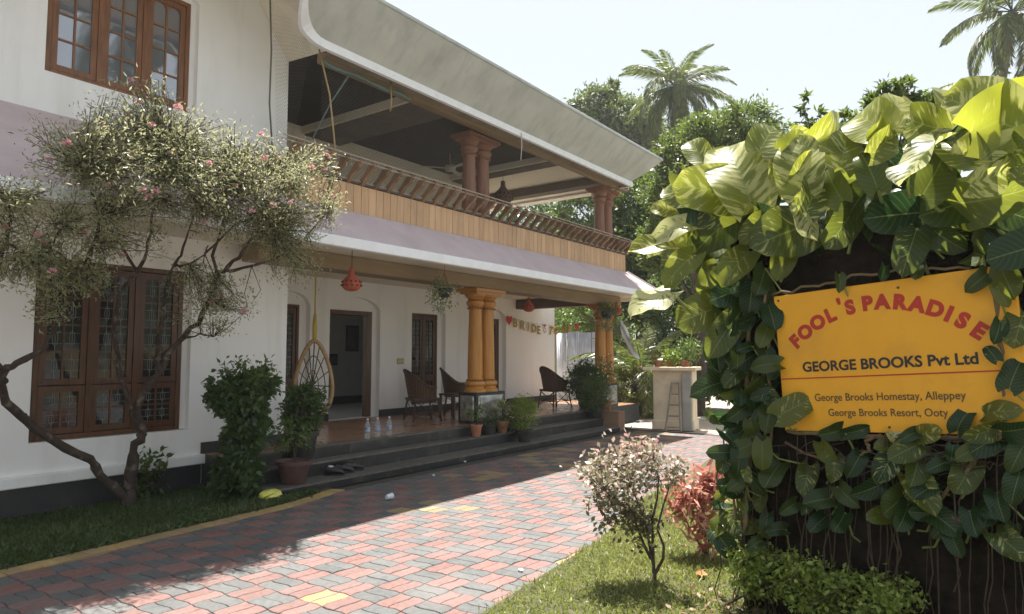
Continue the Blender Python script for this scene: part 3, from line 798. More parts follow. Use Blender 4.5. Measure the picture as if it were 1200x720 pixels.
rope("frayed_rope", [(6.9, 7.2, 5.66), (6.92, 7.2, 5.4), (6.91, 7.21, 5.22)], .013, ROPE, "frayed pale cord end hanging under the eave over the left bay")
rope("frayed_rope", [(9.93, 6.97, 5.66), (9.94, 6.97, 5.4), (9.92, 6.98, 5.15)], .010, pm("pale_cord", (.55, .53, .48), rough=.9), "thin pale cord hanging beside the upper middle columns")
# gathered green net along the head of the opening
g = MB()
pts = [Vector((5.7 + k * .12, 7.28 + .02 * math.sin(k * 1.3), 5.60 - .05 * abs(math.sin(k * .55)))) for k in range(15)]
g.tube(pts, [.018 + .018 * abs(math.sin(k * .9)) for k in range(15)], 7)
g.tube([(6.2, 7.3, 5.55), (6.0, 7.45, 5.1), (5.84, 7.6, 4.6)], [.018, .010, .012], 6)
tag(g.build("gathered_net", GREENNET, None, True), "green net bunched along the head of the upper veranda", "net")
# ceiling fan
fan = empty("ceiling_fan", (10.3, 9.0, 5.75), "pale ceiling fan on the dark veranda ceiling beside the columns", "fan")
FANM = pm("fan_paint", (.55, .50, .42), rough=.4)
MB().lathe([(.02, 5.75), (.02, 5.5), (.10, 5.48), (.12, 5.42), (.09, 5.37), (.03, 5.35)], (10.3, 9.0, 0), 14).build("motor", FANM, fan, True)
blade = MB().add([(.1, -.04, 0), (.62, -.065, .01), (.62, .065, -.01), (.1, .04, 0), (.1, -.04, .008), (.62, -.065, .018), (.62, .065, -.002), (.1, .04, .008)], [(3, 2, 1, 0), (4, 5, 6, 7), (0, 1, 5, 4), (1, 2, 6, 5), (2, 3, 7, 6), (3, 0, 4, 7)]).mesh("blade", FANM)
for k in range(3): link("blade", blade, fan, (10.3, 9.0, 5.42), (0, 0, R(20 + 120 * k)))
# hanging lamps
def gourd_lamp(p, ztop, label, mat=REDCLAY, s=1.0):
    e = empty("hanging_lamp", p, label, "lamp", "clay lamps hanging along the porch")
    x, y, z = p
    pr = [(.012, .26), (.03, .25), (.028, .20), (.045, .165), (.095, .115), (.115, .06), (.105, .02), (.07, -.01), (.03, -.02)]
    sh = MB().lathe([(r * s, z + h * s) for r, h in pr], (x, y, 0), 18).build("lamp_shade", mat, e, True)
    dots = MB()
    for k in range(12):
        for hz, rr in ((.09, .108), (.045, .116)): dots.sphere((x + rr * s * math.cos(k * math.pi / 6 + hz * 9), y + rr * s * math.sin(k * math.pi / 6 + hz * 9), z + hz * s), .012 * s, 5, 4)
    dots.build("piercing", pm("lamp_hole", (.09, .02, .012), rough=.9), sh)
    MB().tube([(x, y, z + .25 * s), (x, y, ztop)], .006, 5).build("cord", pm("dark_cord", (.05, .04, .03)), e)
    return e
def porch_at(u, v, Y): return onY(u, v, Y)
p = onY(412, 336, 7.15); gourd_lamp((p.x, p.y, p.z - .04), 3.06, "red pierced clay lamp hanging in front of the open doorway", s=1.15)
p = onY(640.5, 362, 7.75); gourd_lamp((p.x, 8.2, 2.58), 3.06, "red clay lamp hanging above the gold letter garland", s=1.1)
p = onY(722, 366, 7.42); gourd_lamp((p.x + .02, 7.42, p.z - .05), 2.83, "red clay lamp hanging against the far orange columns", s=1.15)
gourd_lamp((12.1, 9.0, 5.05), 5.76, "dark brown clay lamp hanging in the upper veranda", mat=pm("brown_clay", (.16, .08, .045), rough=.6), s=1.9)
# wall lights and switch plate
def spot(p, label):
    e = empty("spot_light", p, label, "spotlight")
    x, y, z = p
    MB().box(x - .03, x + .03, y - .015, y, z - .03, z + .03).build("base", pm("spot_metal", (.10, .09, .08), metallic=.6, rough=.4), e)
    MB().tube([(x, y - .015, z), (x + .02, y - .06, z - .02), (x + .09, y - .12, z - .06)], [.015, .03, .035], 8).build("head", MATS["spot_metal"], e)
spot((*onY(594, 346, YB).xy, onY(594, 346, YB).z), "small black spotlight high on the wall right of the columns")
spot((*onY(506, 334, YB).xy, onY(506, 334, YB).z), "small black spotlight high on the wall behind the hanging basket")
q = onY(469, 423.5, YB)
e = empty("switch_plate", q, "beige switch plate on the wall between door and window", "switch")
bxo("plate", pm("beige_plastic", (.50, .40, .20), rough=.4), e, q.x - .10, q.x + .10, YB - .014, YB - .001, q.z - .06, q.z + .06, .004)
for k in range(4): bxo("rocker", pm("ivory_plastic", (.62, .56, .40), rough=.4), e, q.x - .085 + k * .044, q.x - .05 + k * .044, YB - .019, YB - .0142, q.z - .03, q.z + .03)
# pictures in the hall
PX = lambda u, v: onY(u, v, 13.46)
for (a, b, z0, z1, lab) in ((PX(413, 0).x, PX(427, 0).x, PX(420, 412).z, PX(420, 382).z, "large dark framed picture on the wall inside the doorway"), (PX(394.5, 0).x, PX(403.5, 0).x, PX(398, 428).z, PX(398, 415).z, "small pale framed notice on the wall inside the doorway"), (PX(390, 0).x, PX(394, 0).x, PX(391, 411).z, PX(391, 396).z, "narrow dark frame beside the larger picture inside the doorway")):
    e = empty("picture", ((a + b) / 2, 13.48, z0), lab, "picture")
    bxo("frame", BLACK, e, a, b, 13.46, 13.499, z0, z1, .006)
    bxo("print", pm("print_dark", (.10, .10, .11), (.05, .05, .06), scale=6, rough=.3) if b - a > .2 else pm("print_grey", (.3, .3, .29), rough=.5), e, a + .04, b - .04, 13.452, 13.459, z0 + .04, z1 - .04)

# ------------------------------------------------------------------ text helper
def text_mesh(txt, size, mat, offset=0.0, extrude=0.0, align='CENTER', shear=0.0, space=1.0):
    cu = bpy.data.curves.new("txt", 'FONT'); cu.body = txt; cu.size = size; cu.align_x = align; cu.align_y = 'CENTER' if align == 'CENTER' else 'BOTTOM_BASELINE'
    cu.offset = offset; cu.extrude = extrude; cu.shear = shear; cu.space_character = space; cu.resolution_u = 4
    o = bpy.data.objects.new("txt", cu); COL.objects.link(o)
    dg = bpy.context.evaluated_depsgraph_get(); dg.update()
    me = bpy.data.meshes.new_from_object(o.evaluated_get(dg)); me.name = "lettering"
    bpy.data.objects.remove(o); bpy.data.curves.remove(cu)
    me.materials.clear(); me.materials.append(mat); return me
# garland of gold letters
GOLD = pm("gold_card", (.42, .27, .045), (.36, .22, .03), scale=9, rough=.35, metallic=.35)
REDC = pm("red_card", (.55, .045, .03), rough=.6)
q = onY(637, 385, YB - .06)
gl = empty("letter_garland", (13.8, YB - .05, 2.3), "gold BRIDE TO BE letter garland with red hearts strung along the porch wall", "garland")
def heart(x, y, z, s):
    pts = []
    for k in range(20):
        t = 2 * math.pi * k / 20
        pts.append(Vector((x + s * .058 * 16 * math.sin(t) ** 3 / 16 * 1.0, y, z + s * .058 * (13 * math.cos(t) - 5 * math.cos(2 * t) - 2 * math.cos(3 * t) - math.cos(4 * t)) / 16)))
    return MB().prism(pts, (0, .006, 0))
def sp(u, v, y): return onY(u, v, y)
yl = YB - .05
a = sp(597, 375, yl); heart(a.x, yl, a.z, 2.3).build("heart", REDC, gl)
LET = [("B", 604, 379, 0), ("R", 612.5, 382, 0), ("I", 619, 384, 0), ("D", 625.5, 385.5, 0), ("E", 631.5, 387.5, 0), ("T", 645, 388, .3), ("O", 651.5, 388, .2)]
for ch, u, v, sh in LET:
    a = sp(u, v, yl); me = text_mesh(ch, .30, GOLD, .012, .004, shear=sh)
    o = link("letter", me, gl, (a.x, yl, a.z), (R(90), R(rng.normal() * 4 + 3), 0))
a = sp(638.5, 384, yl); MB().tube([(a.x + .055 * math.cos(t * math.pi / 6), yl, a.z - .08 + .065 * math.sin(t * math.pi / 6)) for t in range(13)], .012, 5, False).build("ring", pm("pale_ring", (.5, .42, .36)), gl)
heart(a.x, yl, a.z + .05, 1.0).build("ring_stone", REDC, gl)
# the end of the garland swings out past the wall corner to the far columns
for k, (ch, u, v) in enumerate([("B", 661, 386.5), ("E", 668, 385.5)]):
    a = sp(u, v, 9.0); me = text_mesh(ch, .24, GOLD, .012, .004); link("letter", me, gl, (a.x, 9.0, a.z), (R(90), R(-6), R(-25)))
a = sp(676, 383, 8.7); heart(a.x, 8.7, a.z, 1.9).build("heart", REDC, gl)
pts = [sp(597, 372, yl - .004), sp(618, 378, yl - .004), sp(652, 383, yl - .004), sp(668, 382, 9.0), sp(677, 380, 8.7), sp(704, 366, 7.9)]
MB().tube(pts, .004, 4).build("string", ROPE, gl)

# ------------------------------------------------------------------ furniture
def wicker_chair(loc, rz, label):
    e = empty("wicker_chair", loc, label, "chair", "wicker armchairs on the porch"); e.rotation_euler = (0, 0, rz)
    o = Vector(loc)
    def B(mb, name, mat, smooth=True):
        return link(name, mb.mesh(name, mat, smooth), e)
    for sx, sy in ((-1, -1), (1, -1), (-1, 1), (1, 1)):
        B(MB().tube([(sx * .29, sy * .27, 0), (sx * .24, sy * .22, .38)], [.016, .018], 7), "leg", WICKER)
    st = MB()
    for a, b in (((-.27, -.25), (.27, -.25)), ((-.27, .25), (.27, .25)), ((-.27, -.25), (-.27, .25)), ((.27, -.25), (.27, .25))):
        st.tube([(a[0], a[1], .16), (b[0], b[1], .16)], .009, 5); st.tube([(a[0], a[1], .05), (b[0] * .9, b[1] * .9, .37)], .007, 5); st.tube([(b[0], b[1], .05), (a[0] * .9, a[1] * .9, .37)], .007, 5)
    B(st, "stretcher", WICKER)
    s = MB().box(-.28, .28, -.27, .27, .37, .42); so_ = B(s, "seat", WICKER, False); bevel(so_, .02, 2)
    # wrap-around shell: rim height varies from arm to back
    N = 26; shell = MB(); rim = []
    rows = 7
    for i in range(N + 1):
        t = -1 + 2 * i / N; th = R(125) * t            # 0 = back (+y)
        x = .32 * math.sin(th); y = .29 * math.cos(th) + .0
        k = max(0.0, math.cos(th * .9)); top = .62 + .32 * k ** 1.6
        out = 1.0 + .10 * k
        rim.append(Vector((x * 1.06, y * (1 + .22 * k), top)))
        for j in range(rows + 1):
            f = j / rows; shell.v.append((x * (.88 + .18 * f), y * (.88 + (.12 + .22 * k) * f), .40 + (top - .40) * f))
    for i in range(N):
        for j in range(rows): shell.f.append((i * (rows + 1) + j, (i + 1) * (rows + 1) + j, (i + 1) * (rows + 1) + j + 1, i * (rows + 1) + j + 1))
    sh = B(shell, "backrest", WICKER)
    wv = MB()
    for i in range(0, N + 1): wv.tube([shell.v[i * (rows + 1) + j] for j in range(rows + 1)], .007, 4, False)
    for j in range(1, rows): wv.tube([shell.v[i * (rows + 1) + j] for i in range(N + 1)], .006, 4, False)
    link("weave", wv.mesh("weave", pm("weave_cane", (.20, .115, .065), (.12, .07, .04), scale=20, rough=.5), True), sh)
    B(MB().tube(rim, .022, 8), "armrest", WICKER)
    return e
wicker_chair((9.40, 8.85, ZF), R(62), "dark wicker armchair in front of the shuttered porch window, left of the columns")
wicker_chair((10.75, 9.15, ZF), R(40), "wicker armchair mostly hidden behind the orange columns")
wicker_chair((13.60, 8.60, ZF), R(70), "brown wicker armchair alone at the far end of the porch")
e = empty("side_table", (10.15, 8.75, ZF), "low dark side table between the two armchairs behind the columns", "table")
bxo("table_top", DWOOD, e, 9.95, 10.35, 8.55, 8.95, ZF + .44, ZF + .47, .006)
for sx in (-.17, .17):
    for sy in (-.17, .17): bxo("leg", DWOOD, e, 10.15 + sx - .018, 10.15 + sx + .018, 8.75 + sy - .018, 8.75 + sy + .018, ZF, ZF + .44)
# hanging egg chair
sw = empty("hanging_chair", (6.60, 8.40, .72), "teardrop cane hanging chair on a yellow rope beside the door", "chair")
c0 = Vector((6.58, 8.42, 1.27)); ax = Vector((.80, -.60, 0)).normalized(); nf = Vector((.60, .80, 0)); nf = Vector((.55, .83, 0)).normalized()
def egg(t):
    a = math.sin(t); z = -math.cos(t)
    return ax * (.26 * a * (1 - .34 * z)) + Vector((0, 0, .56 * z + (.02)))
rimp = [c0 + egg(2 * math.pi * k / 36) for k in range(37)]
MB().tube(rimp, .030, 8, False).build("rim", CANE, sw, True)
MB().tube([p + nf * .05 for p in rimp], .016, 6, False).build("inner_rim", WICKER, sw, True)
wv = MB()
def bowl(s, t): # s 0..1 from rim to back, t angle
    p = egg(t) * (1 - s * .98); d = .42 * math.sin(s * math.pi / 2) * (0.75 + .25 * -math.cos(t) * -1)
    return c0 + p + nf * d + Vector((0, 0, -.10 * s))
for k in range(14): wv.tube([bowl(s / 6, 2 * math.pi * k / 14) for s in range(7)], .008, 4, False)
for s in (2, 4): wv.tube([bowl(s / 6, 2 * math.pi * k / 30) for k in range(31)], .007, 4, False)
wv.build("basket", WICKER, sw)
MB().sphere((c0.x + nf.x * .1, c0.y + nf.y * .1, c0.z - .40), .22, 14, 8, (1, 1, .35)).build("cushion", pm("pale_cushion", (.55, .52, .46), rough=.9), sw, True)
MB().tube([c0 + Vector((0, 0, .58)), (c0.x, c0.y, 2.05), (c0.x, c0.y, 2.25)], [.03, .035, .022], 8).build("rope_wrap", pm("yellow_rope", (.55, .38, .07), rough=.8), sw, True)
MB().tube([(c0.x, c0.y, 2.25), (c0.x, c0.y, 3.06)], .012, 6).build("rope", MATS["yellow_rope"], sw, True)
# bottles
GLASSP = bpy.data.materials.new("clear_plastic"); GLASSP.use_nodes = True
pp = GLASSP.node_tree.nodes["Principled BSDF"]; pp.inputs["Base Color"].default_value = (.88, .93, .96, 1); pp.inputs["Roughness"].default_value = .08; pp.inputs["Transmission Weight"].default_value = .85; pp.inputs["IOR"].default_value = 1.33
BLUEL = pm("blue_label", (.05, .16, .42), (.5, .55, .62), scale=30, rough=.4)
for (u, v), lab in zip([(432.5, 514.5), (444.5, 513), (456, 511)], ("leftmost of three water bottles with blue labels on the porch edge", "middle one of three water bottles with blue labels on the porch edge", "rightmost of three water bottles with blue labels on the porch edge")):
    p = onZ(u, v, ZF); x, y = p.x, max(p.y, 7.56); z = ZF + .002
    e = empty("water_bottle", (x, y, z), lab, "bottle", "water bottles on the porch edge")
    MB().lathe([(.036, z), (.039, z + .01), (.039, z + .07), (.036, z + .08), (.039, z + .09), (.039, z + .19), (.030, z + .225), (.014, z + .255), (.014, z + .27)], (x, y, 0), 16).build("body", GLASSP, e, True)
    MB().lathe([(.0395, z + .10), (.0397, z + .101), (.0397, z + .165), (.0395, z + .166)], (x, y, 0), 16, False).build("label", BLUEL, e, True)
    MB().lathe([(.016, z + .262), (.016, z + .285), (.013, z + .287)], (x, y, 0), 12).build("cap", pm("white_cap", (.75, .77, .8), rough=.4), e, True)
# shoes on the lower tread
LEATH = pm("black_shoe", (.018, .016, .015), (.035, .03, .028), scale=20, rough=.5)
def shoe(x, y, z, rz, label, sock=False):
    e = empty("shoe", (x, y, z), label, "shoe", "shoes left on the bottom step"); e.rotation_euler = (0, 0, rz)
    L = .27; N = 10; M = 12; vs = []; fs = []
    for i in range(N + 1):
        t = i / N; xx = -L / 2 + L * t
        wd = .042 * (0.75 + .45 * math.sin(math.pi * min(1, t * .75 + .22))) * (1 if 0 < i < N else .35)
        ht = (.085 - .02 * math.sin(t * math.pi)) if t < .45 else .072 - .045 * ((t - .45) / .55) ** 1.2
        if i in (0, N): ht *= .6
        for k in range(M):
            a = 2 * math.pi * k / M; zz = .018 + max(0, (math.sin(a) * .5 + .5)) * ht
            vs.append((xx, math.cos(a) * wd, zz))
    for i in range(N):
        for k in range(M):
            k2 = (k + 1) % M
            if t and 1 <= i <= 4 and k in (2, 3): continue
            fs.append((i * M + k, (i + 1) * M + k, (i + 1) * M + k2, i * M + k2))
    fs.append(tuple(range(M))); fs.append(tuple(range(N * M, N * M + M))[::-1])
    vs = [(x_, y_, .018 + (z_ - .018) * 1.4) for x_, y_, z_ in vs]
    link("upper", MB().add(vs, fs).mesh("upper", LEATH, True), e)
    sol = [Vector((-L / 2 + L * i / 12, .046 * (0.75 + .45 * math.sin(math.pi * min(1, i / 12 * .75 + .22))) * (1 if 0 < i < 12 else .4), 0)) for i in range(13)]
    sol = sol + [Vector((p.x, -p.y, 0)) for p in reversed(sol)]
    link("sole", MB().prism(sol[::-1], (0, 0, .018)).mesh("sole", pm("shoe_sole", (.03, .03, .03))), e)
    if sock: link("sock", MB().sphere((-.05, 0, .085), .045, 8, 6, (1.3, .8, .9)).mesh("sock", pm("white_sock", (.6, .57, .52), rough=.95), True), e)
shoe(5.86, 7.05, .102, R(-60), "black shoe with a white sock stuffed inside on the bottom step", True)
shoe(6.06, 7.10, .102, R(-52), "left one of the pair of empty dark shoes on the bottom step")
shoe(6.24, 7.12, .102, R(-30), "right one of the pair of empty dark shoes on the bottom step")
# litter
def crumple(name, p, s, mat, label, cat, seed):
    r = np.random.default_rng(seed); m = MB().sphere((0, 0, 0), 1, 14, 9)
    vs = []
    for v in m.v:
        k = 1 + .13 * math.sin(v[0] * 7 + seed) * math.cos(v[1] * 6 - seed) + .09 * math.sin(v[2] * 9 + v[0] * 11) + .05 * math.sin(v[1] * 17 + v[2] * 13)
        vs.append((p[0] + v[0] * s[0] * k, p[1] + v[1] * s[1] * k, p[2] + s[2] * .85 + v[2] * s[2] * k))
    o = MB().add(vs, m.f).build(name, mat); return tag(o, label, cat)
PB_ = onZ(316, 587)
YBAG = pm("yellow_plastic", (.62, .60, .12), (.55, .52, .10), scale=12, rough=.3, bump=.5, bscale=25)
crumple("plastic_bag", (PB_.x, PB_.y, 0.01), (.14, .085, .062), YBAG, "crumpled yellow plastic bag on the grass by the steps", "bag", 3)
cp = onZ(456, 586)
e = empty("plastic_cup", (cp.x, cp.y, 0), "crushed white plastic cup lying on the shaded pavers", "cup")
cupm = MB(); cup_pr = [(.028, 0), (.030, .01), (.037, .07), (.039, .085), (.036, .085), (.034, .07)]
cm = MB().lathe(cup_pr, (0, 0, 0), 14, False)
cup = link("cup_wall", MB().add([(cp.x - .04 + v[2], cp.y + v[0] * .9, .036 + v[1] * .95) for v in cm.v], cm.f).mesh("cup_wall", pm("white_plastic", (.75, .78, .82), rough=.4), True, (cp.x, cp.y, 0)), e)
bs = MB().sphere((cp.x - .03, cp.y, .034), .028, 8, 6, (.3, 1, 1)).build("cup_base", MATS["white_plastic"], e, True)
DRY = pm("dry_leaf", (.42, .20, .08), (.30, .13, .05), scale=30, rough=.8)
def dryleaf(p, s, rz, label):
    vs = []; fs = []
    for i in range(6):
        t = i / 5; w_ = s * .32 * math.sin(math.pi * (t * .9 + .07)); z = .012 + s * .18 * (t - .5) ** 2 * 2
        for k in (-1, 0, 1): vs.append((p[0] + (t - .5) * s * math.cos(rz) - k * w_ * math.sin(rz), p[1] + (t - .5) * s * math.sin(rz) + k * w_ * math.cos(rz), p[2] + z + abs(k) * .02))
    for i in range(5):
        for k in range(2): fs.append((i * 3 + k, (i + 1) * 3 + k, (i + 1) * 3 + k + 1, i * 3 + k + 1))
    o = MB().add(vs, fs).build("fallen_leaf", DRY, None, True); return tag(o, label, "leaf", "dry leaves on the ground")
dryleaf(onZ(522, 544.5, .0), .17, 1.0, "curled brown dry leaf against the bottom step")
dryleaf(onZ(465, 556), .13, .2, "small orange dry leaf on the grey pavers near the step")
dryleaf(onZ(822, 678), .14, .4, "tan dry leaf lying on the sunny lawn")
for k, (u, v) in enumerate(((508, 558), (545, 542), (610, 670), (360, 578), (740, 500.5))):
    p = onZ(u, v); crumple("litter_scrap", (p.x, p.y, .0), (.022, .02, .012), MATS["white_plastic"], ["tiny white scrap on the grey strip of pavers", "tiny white scrap nearest the bottom step", "white scrap on the sunlit pavers by the lawn", "white scrap at the tip of the left lawn", "pale scrap at the far end of the steps"][k], "litter", k)

# ------------------------------------------------------------------ potted plants
def pot(parent, x, y, z, r, h, mat):
    p = MB().lathe([(r * .66, z), (r * .70, z + .01), (r * .93, z + h * .82), (r * 1.06, z + h * .83), (r * 1.08, z + h), (r * .95, z + h), (r * .9, z + h * .9)], (x, y, 0), 20).build("pot", mat, parent); auto_smooth(p, 40)
    MB().lathe([(.001, z + h * .9), (r * .91, z + h * .905)], (x, y, 0), 20, False).build("soil", SOIL, parent)
    return z + h * .9
FOL_DARK = leafmat("foliage_dark", [(0, (.020, .045, .014)), (.6, (.045, .090, .024)), (1, (.10, .15, .045))], trans=.25, spec=.5)
FOL_MID = leafmat("foliage_mid", [(0, (.035, .065, .016)), (.5, (.075, .125, .028)), (1, (.15, .20, .05))], trans=.3)
FOL_LIME = leafmat("foliage_lime", [(0, (.12, .19, .02)), (.5, (.24, .32, .04)), (1, (.36, .42, .08))], trans=.4)
FOL_VAR = leafmat("foliage_variegated", [(0, (.12, .16, .05)), (.5, (.38, .40, .16)), (1, (.62, .62, .36))], trans=.35)
def bush_leaves(parent, blobs, n, L, W, mat, spread=.16, up=.4, clump=None, name="foliage", droop=0.0, shell=.55, rbias=None):
    """blobs: (cx,cy,cz,rx,ry,rz)"""
    blobs = np.array(blobs, float); vol = blobs[:, 3] * blobs[:, 4] * blobs[:, 5]; pr = vol ** .75; pr /= pr.sum()
    nc = clump or max(20, n // 40)
    bi = rng.choice(len(blobs), nc, p=pr); d = unit(nc); rad = shell + (1 - shell) * rng.random((nc, 1)) ** .6
    cc = blobs[bi, :3] + d * blobs[bi, 3:] * rad
    ci = rng.integers(0, nc, n)
    pos = cc[ci] + rng.normal(size=(n, 3)) * spread * blobs[bi[ci], 3:].mean(1, keepdims=True)
    ax = d[ci] * .6 + rng.normal(size=(n, 3)) * .7 + [0, 0, -droop]
    nr = rng.normal(size=(n, 3)) * .7 + [0, 0, up] + d[ci] * .5
    tone = rng.random(nc)[ci] * .45 + rng.random(n) * .55
    if rbias is not None: tone = np.clip(tone + rbias(pos), 0, 1)
    return leaf_cloud(name, mat, pos, ax, nr, L * rng.uniform(.6, 1.25, n), W * rng.uniform(.7, 1.2, n), tone, parent, bend=.12), cc
def potted(name, label, u, v, z, r, h, potmat, build, group="potted plants along the steps", xy=None):
    p = onZ(u, v, z); x, y = xy if xy else (p.x, p.y)
    e = empty(name, (x, y, z), label, "potted plant", group)
    zt = pot(e, x, y, z, r, h, potmat)
    build(e, x, y, zt); return e
def stems(e, x, y, z, H, n, spread, r=.008, mat=DBARK, seed=0, tops=None):
    rr = np.random.default_rng(seed); mb = MB()
    for k in range(n):
        a = rr.uniform(0, 6.28); d = rr.uniform(.3, 1) * spread
        mb.tube([(x, y, z - .02), (x + math.cos(a) * d * .3, y + math.sin(a) * d * .3, z + H * .5), (x + math.cos(a) * d, y + math.sin(a) * d, z + H)], [r, r * .8, r * .4], 5)
    mb.build("stem", mat, e)
def topiary(e, x, y, z):
    stems(e, x, y, z, .55, 5, .2, .012)
    bush_leaves(e, [(x, y, z + .30, .24, .24, .26), (x + .02, y, z + .46, .24, .24, .16)], 2200, .065, .036, FOL_DARK)
potted("potted_shrub", "dense dark shrub in a tall black pot at the left end of the steps", 356, 545, .27, .19, .40, DPOT, topiary, xy=(5.60, 7.36))
def sapling(e, x, y, z):
    stems(e, x, y, z, .34, 4, .12, .007)
    bush_leaves(e, [(x, y, z + .34, .16, .16, .16)], 240, .075, .034, FOL_MID, spread=.4, droop=.2)
potted("potted_sapling", "small leafy sapling in a maroon pot on the bottom step", 345, 566, .102, .20, .27, MPOT, sapling, xy=(5.22, 7.02))
def succ(e, x, y, z):
    MB().tube([(x, y, z), (x + .02, y, z + .12), (x - .01, y, z + .22)], [.018, .012, .008], 6).build("stem", BARK, e)
    bush_leaves(e, [(x, y, z + .24, .10, .10, .09)], 60, .14, .03, FOL_MID, spread=.5, droop=.1)
potted("potted_adenium", "thin bare stemmed plant in a terracotta pot below the silver plinth", 569, 509, .27, .105, .20, CLAY, succ, xy=(9.10, 7.33))
def grassy(e, x, y, z):
    bush_leaves(e, [(x, y, z + .03, .13, .12, .06)], 110, .11, .018, FOL_DARK, spread=.5)
potted("potted_herb", "low dark plant in a wide black pot below the silver plinth", 587, 506, .27, .14, .17, DPOT, grassy, xy=(9.47, 7.34))
def spiky(e, x, y, z):
    MB().tube([(x, y, z), (x, y, z + .22)], [.012, .010], 6).build("stem", BARK, e)
    n = 70; a = rng.uniform(0, 6.28, n); el = rng.uniform(-.1, 1.3, n)
    ax = np.stack([np.cos(a) * np.cos(el), np.sin(a) * np.cos(el), np.sin(el)], 1)
    leaf_cloud("foliage", FOL_VAR, np.tile([x, y, z + .22], (n, 1)) + ax * .02, ax, np.tile([0, 0, 1.], (n, 1)) + rng.normal(size=(n, 3)) * .2, rng.uniform(.2, .34, n), .03, rng.random(n), e, bend=.25)
potted("potted_dracaena", "yellow striped spiky plant in a terracotta pot right of the plinth", 602, 503, .27, .11, .20, CLAY, spiky, xy=(9.86, 7.34))
def limebush(e, x, y, z):
    stems(e, x, y, z, .3, 6, .12, .006)
    bush_leaves(e, [(x, y, z + .28, .19, .19, .26), (x, y, z + .42, .17, .17, .14)], 2600, .05, .014, FOL_LIME, spread=.3, up=.2)
potted("potted_lime_shrub", "bushy lime green shrub in a black pot on the bottom step", 631, 515, .102, .15, .22, DPOT, limebush, xy=(10.12, 7.05))
def fern(e, x, y, z):
    bush_leaves(e, [(x, y, z + .10, .26, .2, .13)], 420, .12, .022, FOL_MID, spread=.5, droop=.25)
potted("potted_fern", "trailing green fern between the spiky plant and the lime shrub", 615, 508, .27, .10, .10, DPOT, fern, xy=(10.15, 7.36))
def bigbush(e, x, y, z):
    stems(e, x, y, z, .5, 7, .3, .012)
    bush_leaves(e, [(x, y, z + .40, .46, .36, .36), (x + .2, y, z + .25, .3, .3, .3), (x - .05, y, z + .62, .25, .22, .2)], 5200, .07, .032, FOL_DARK, spread=.22)
potted("potted_bush", "big rounded dark bush in a pot at the far end of the porch", 716, 480, ZF, .2, .25, DPOT, bigbush, xy=(13.75, 7.86))
def feathery(e, x, y, z):
    stems(e, x, y, z, .4, 6, .2, .008)
    bush_leaves(e, [(x, y, z + .32, .32, .28, .30)], 3600, .085, .014, FOL_MID, spread=.28, droop=.1)
potted("potted_feathery_shrub", "feathery green shrub in a dark pot at the right end of the steps", 727, 492, .27, .18, .22, DPOT, feathery, xy=(13.2, 7.30))
def flowery(e, x, y, z):
    stems(e, x, y, z, .7, 4, .15, .007)
    bush_leaves(e, [(x, y, z + .6, .25, .22, .3)], 420, .08, .03, FOL_MID, spread=.3)
    bush_leaves(e, [(x, y, z + .72, .25, .22, .3)], 34, .05, .045, leafmat("white_petal", [(0, (.7, .68, .62)), (1, (.8, .78, .74))], trans=.3), spread=.4, name="flower")
potted("potted_flowering_plant", "white flowered plant in front of the far orange columns", 735, 480, .42, .14, .2, CLAY, flowery, xy=(13.58, 7.25))
# hanging baskets
def basket(p, ztop, label, r, n):
    x, y, z = p
    e = empty("hanging_basket", p, label, "hanging plant")
    b = MB().lathe([(r * .45, z), (r * .8, z + r * .5), (r, z + r * 1.1), (r * .92, z + r * 1.1), (r * .7, z + r * .6)], (x, y, 0), 16).build("basket", DPOT, e, True)
    s = MB()
    for k in range(3):
        a = k * 2.09; s.tube([(x + r * math.cos(a), y + r * math.sin(a), z + r * 1.1), (x, y, ztop - .12)], .005, 4)
    s.tube([(x, y, ztop - .12), (x, y, ztop)], .006, 4); s.build("hanger", pm("red_hanger", (.35, .06, .04)), e)
    bush_leaves(e, [(x, y, z + r * 1.3, r * 1.3, r * 1.3, r * .8), (x - r * 1.2, y, z + r * .3, r * .6, r * .8, r * 1.6), (x + r * 1.1, y, z + r * .0, r * .5, r * .6, r * 1.7)], n, .06, .024, leafmat("foliage_pale", [(0, (.10, .15, .05)), (.6, (.22, .26, .12)), (1, (.55, .52, .40))], trans=.3), spread=.35, droop=.6)
p = onY(521, 343, 7.2); basket((p.x, p.y, p.z - .08), 3.06, "hanging basket of trailing pale leaves left of the middle columns", .13, 520)
p = onY(711, 372, 7.45); basket((p.x, p.y, p.z - .05), 2.83, "hanging basket of dense pale trailers in front of the far columns", .16, 900)
print("things", len(bpy.data.objects))
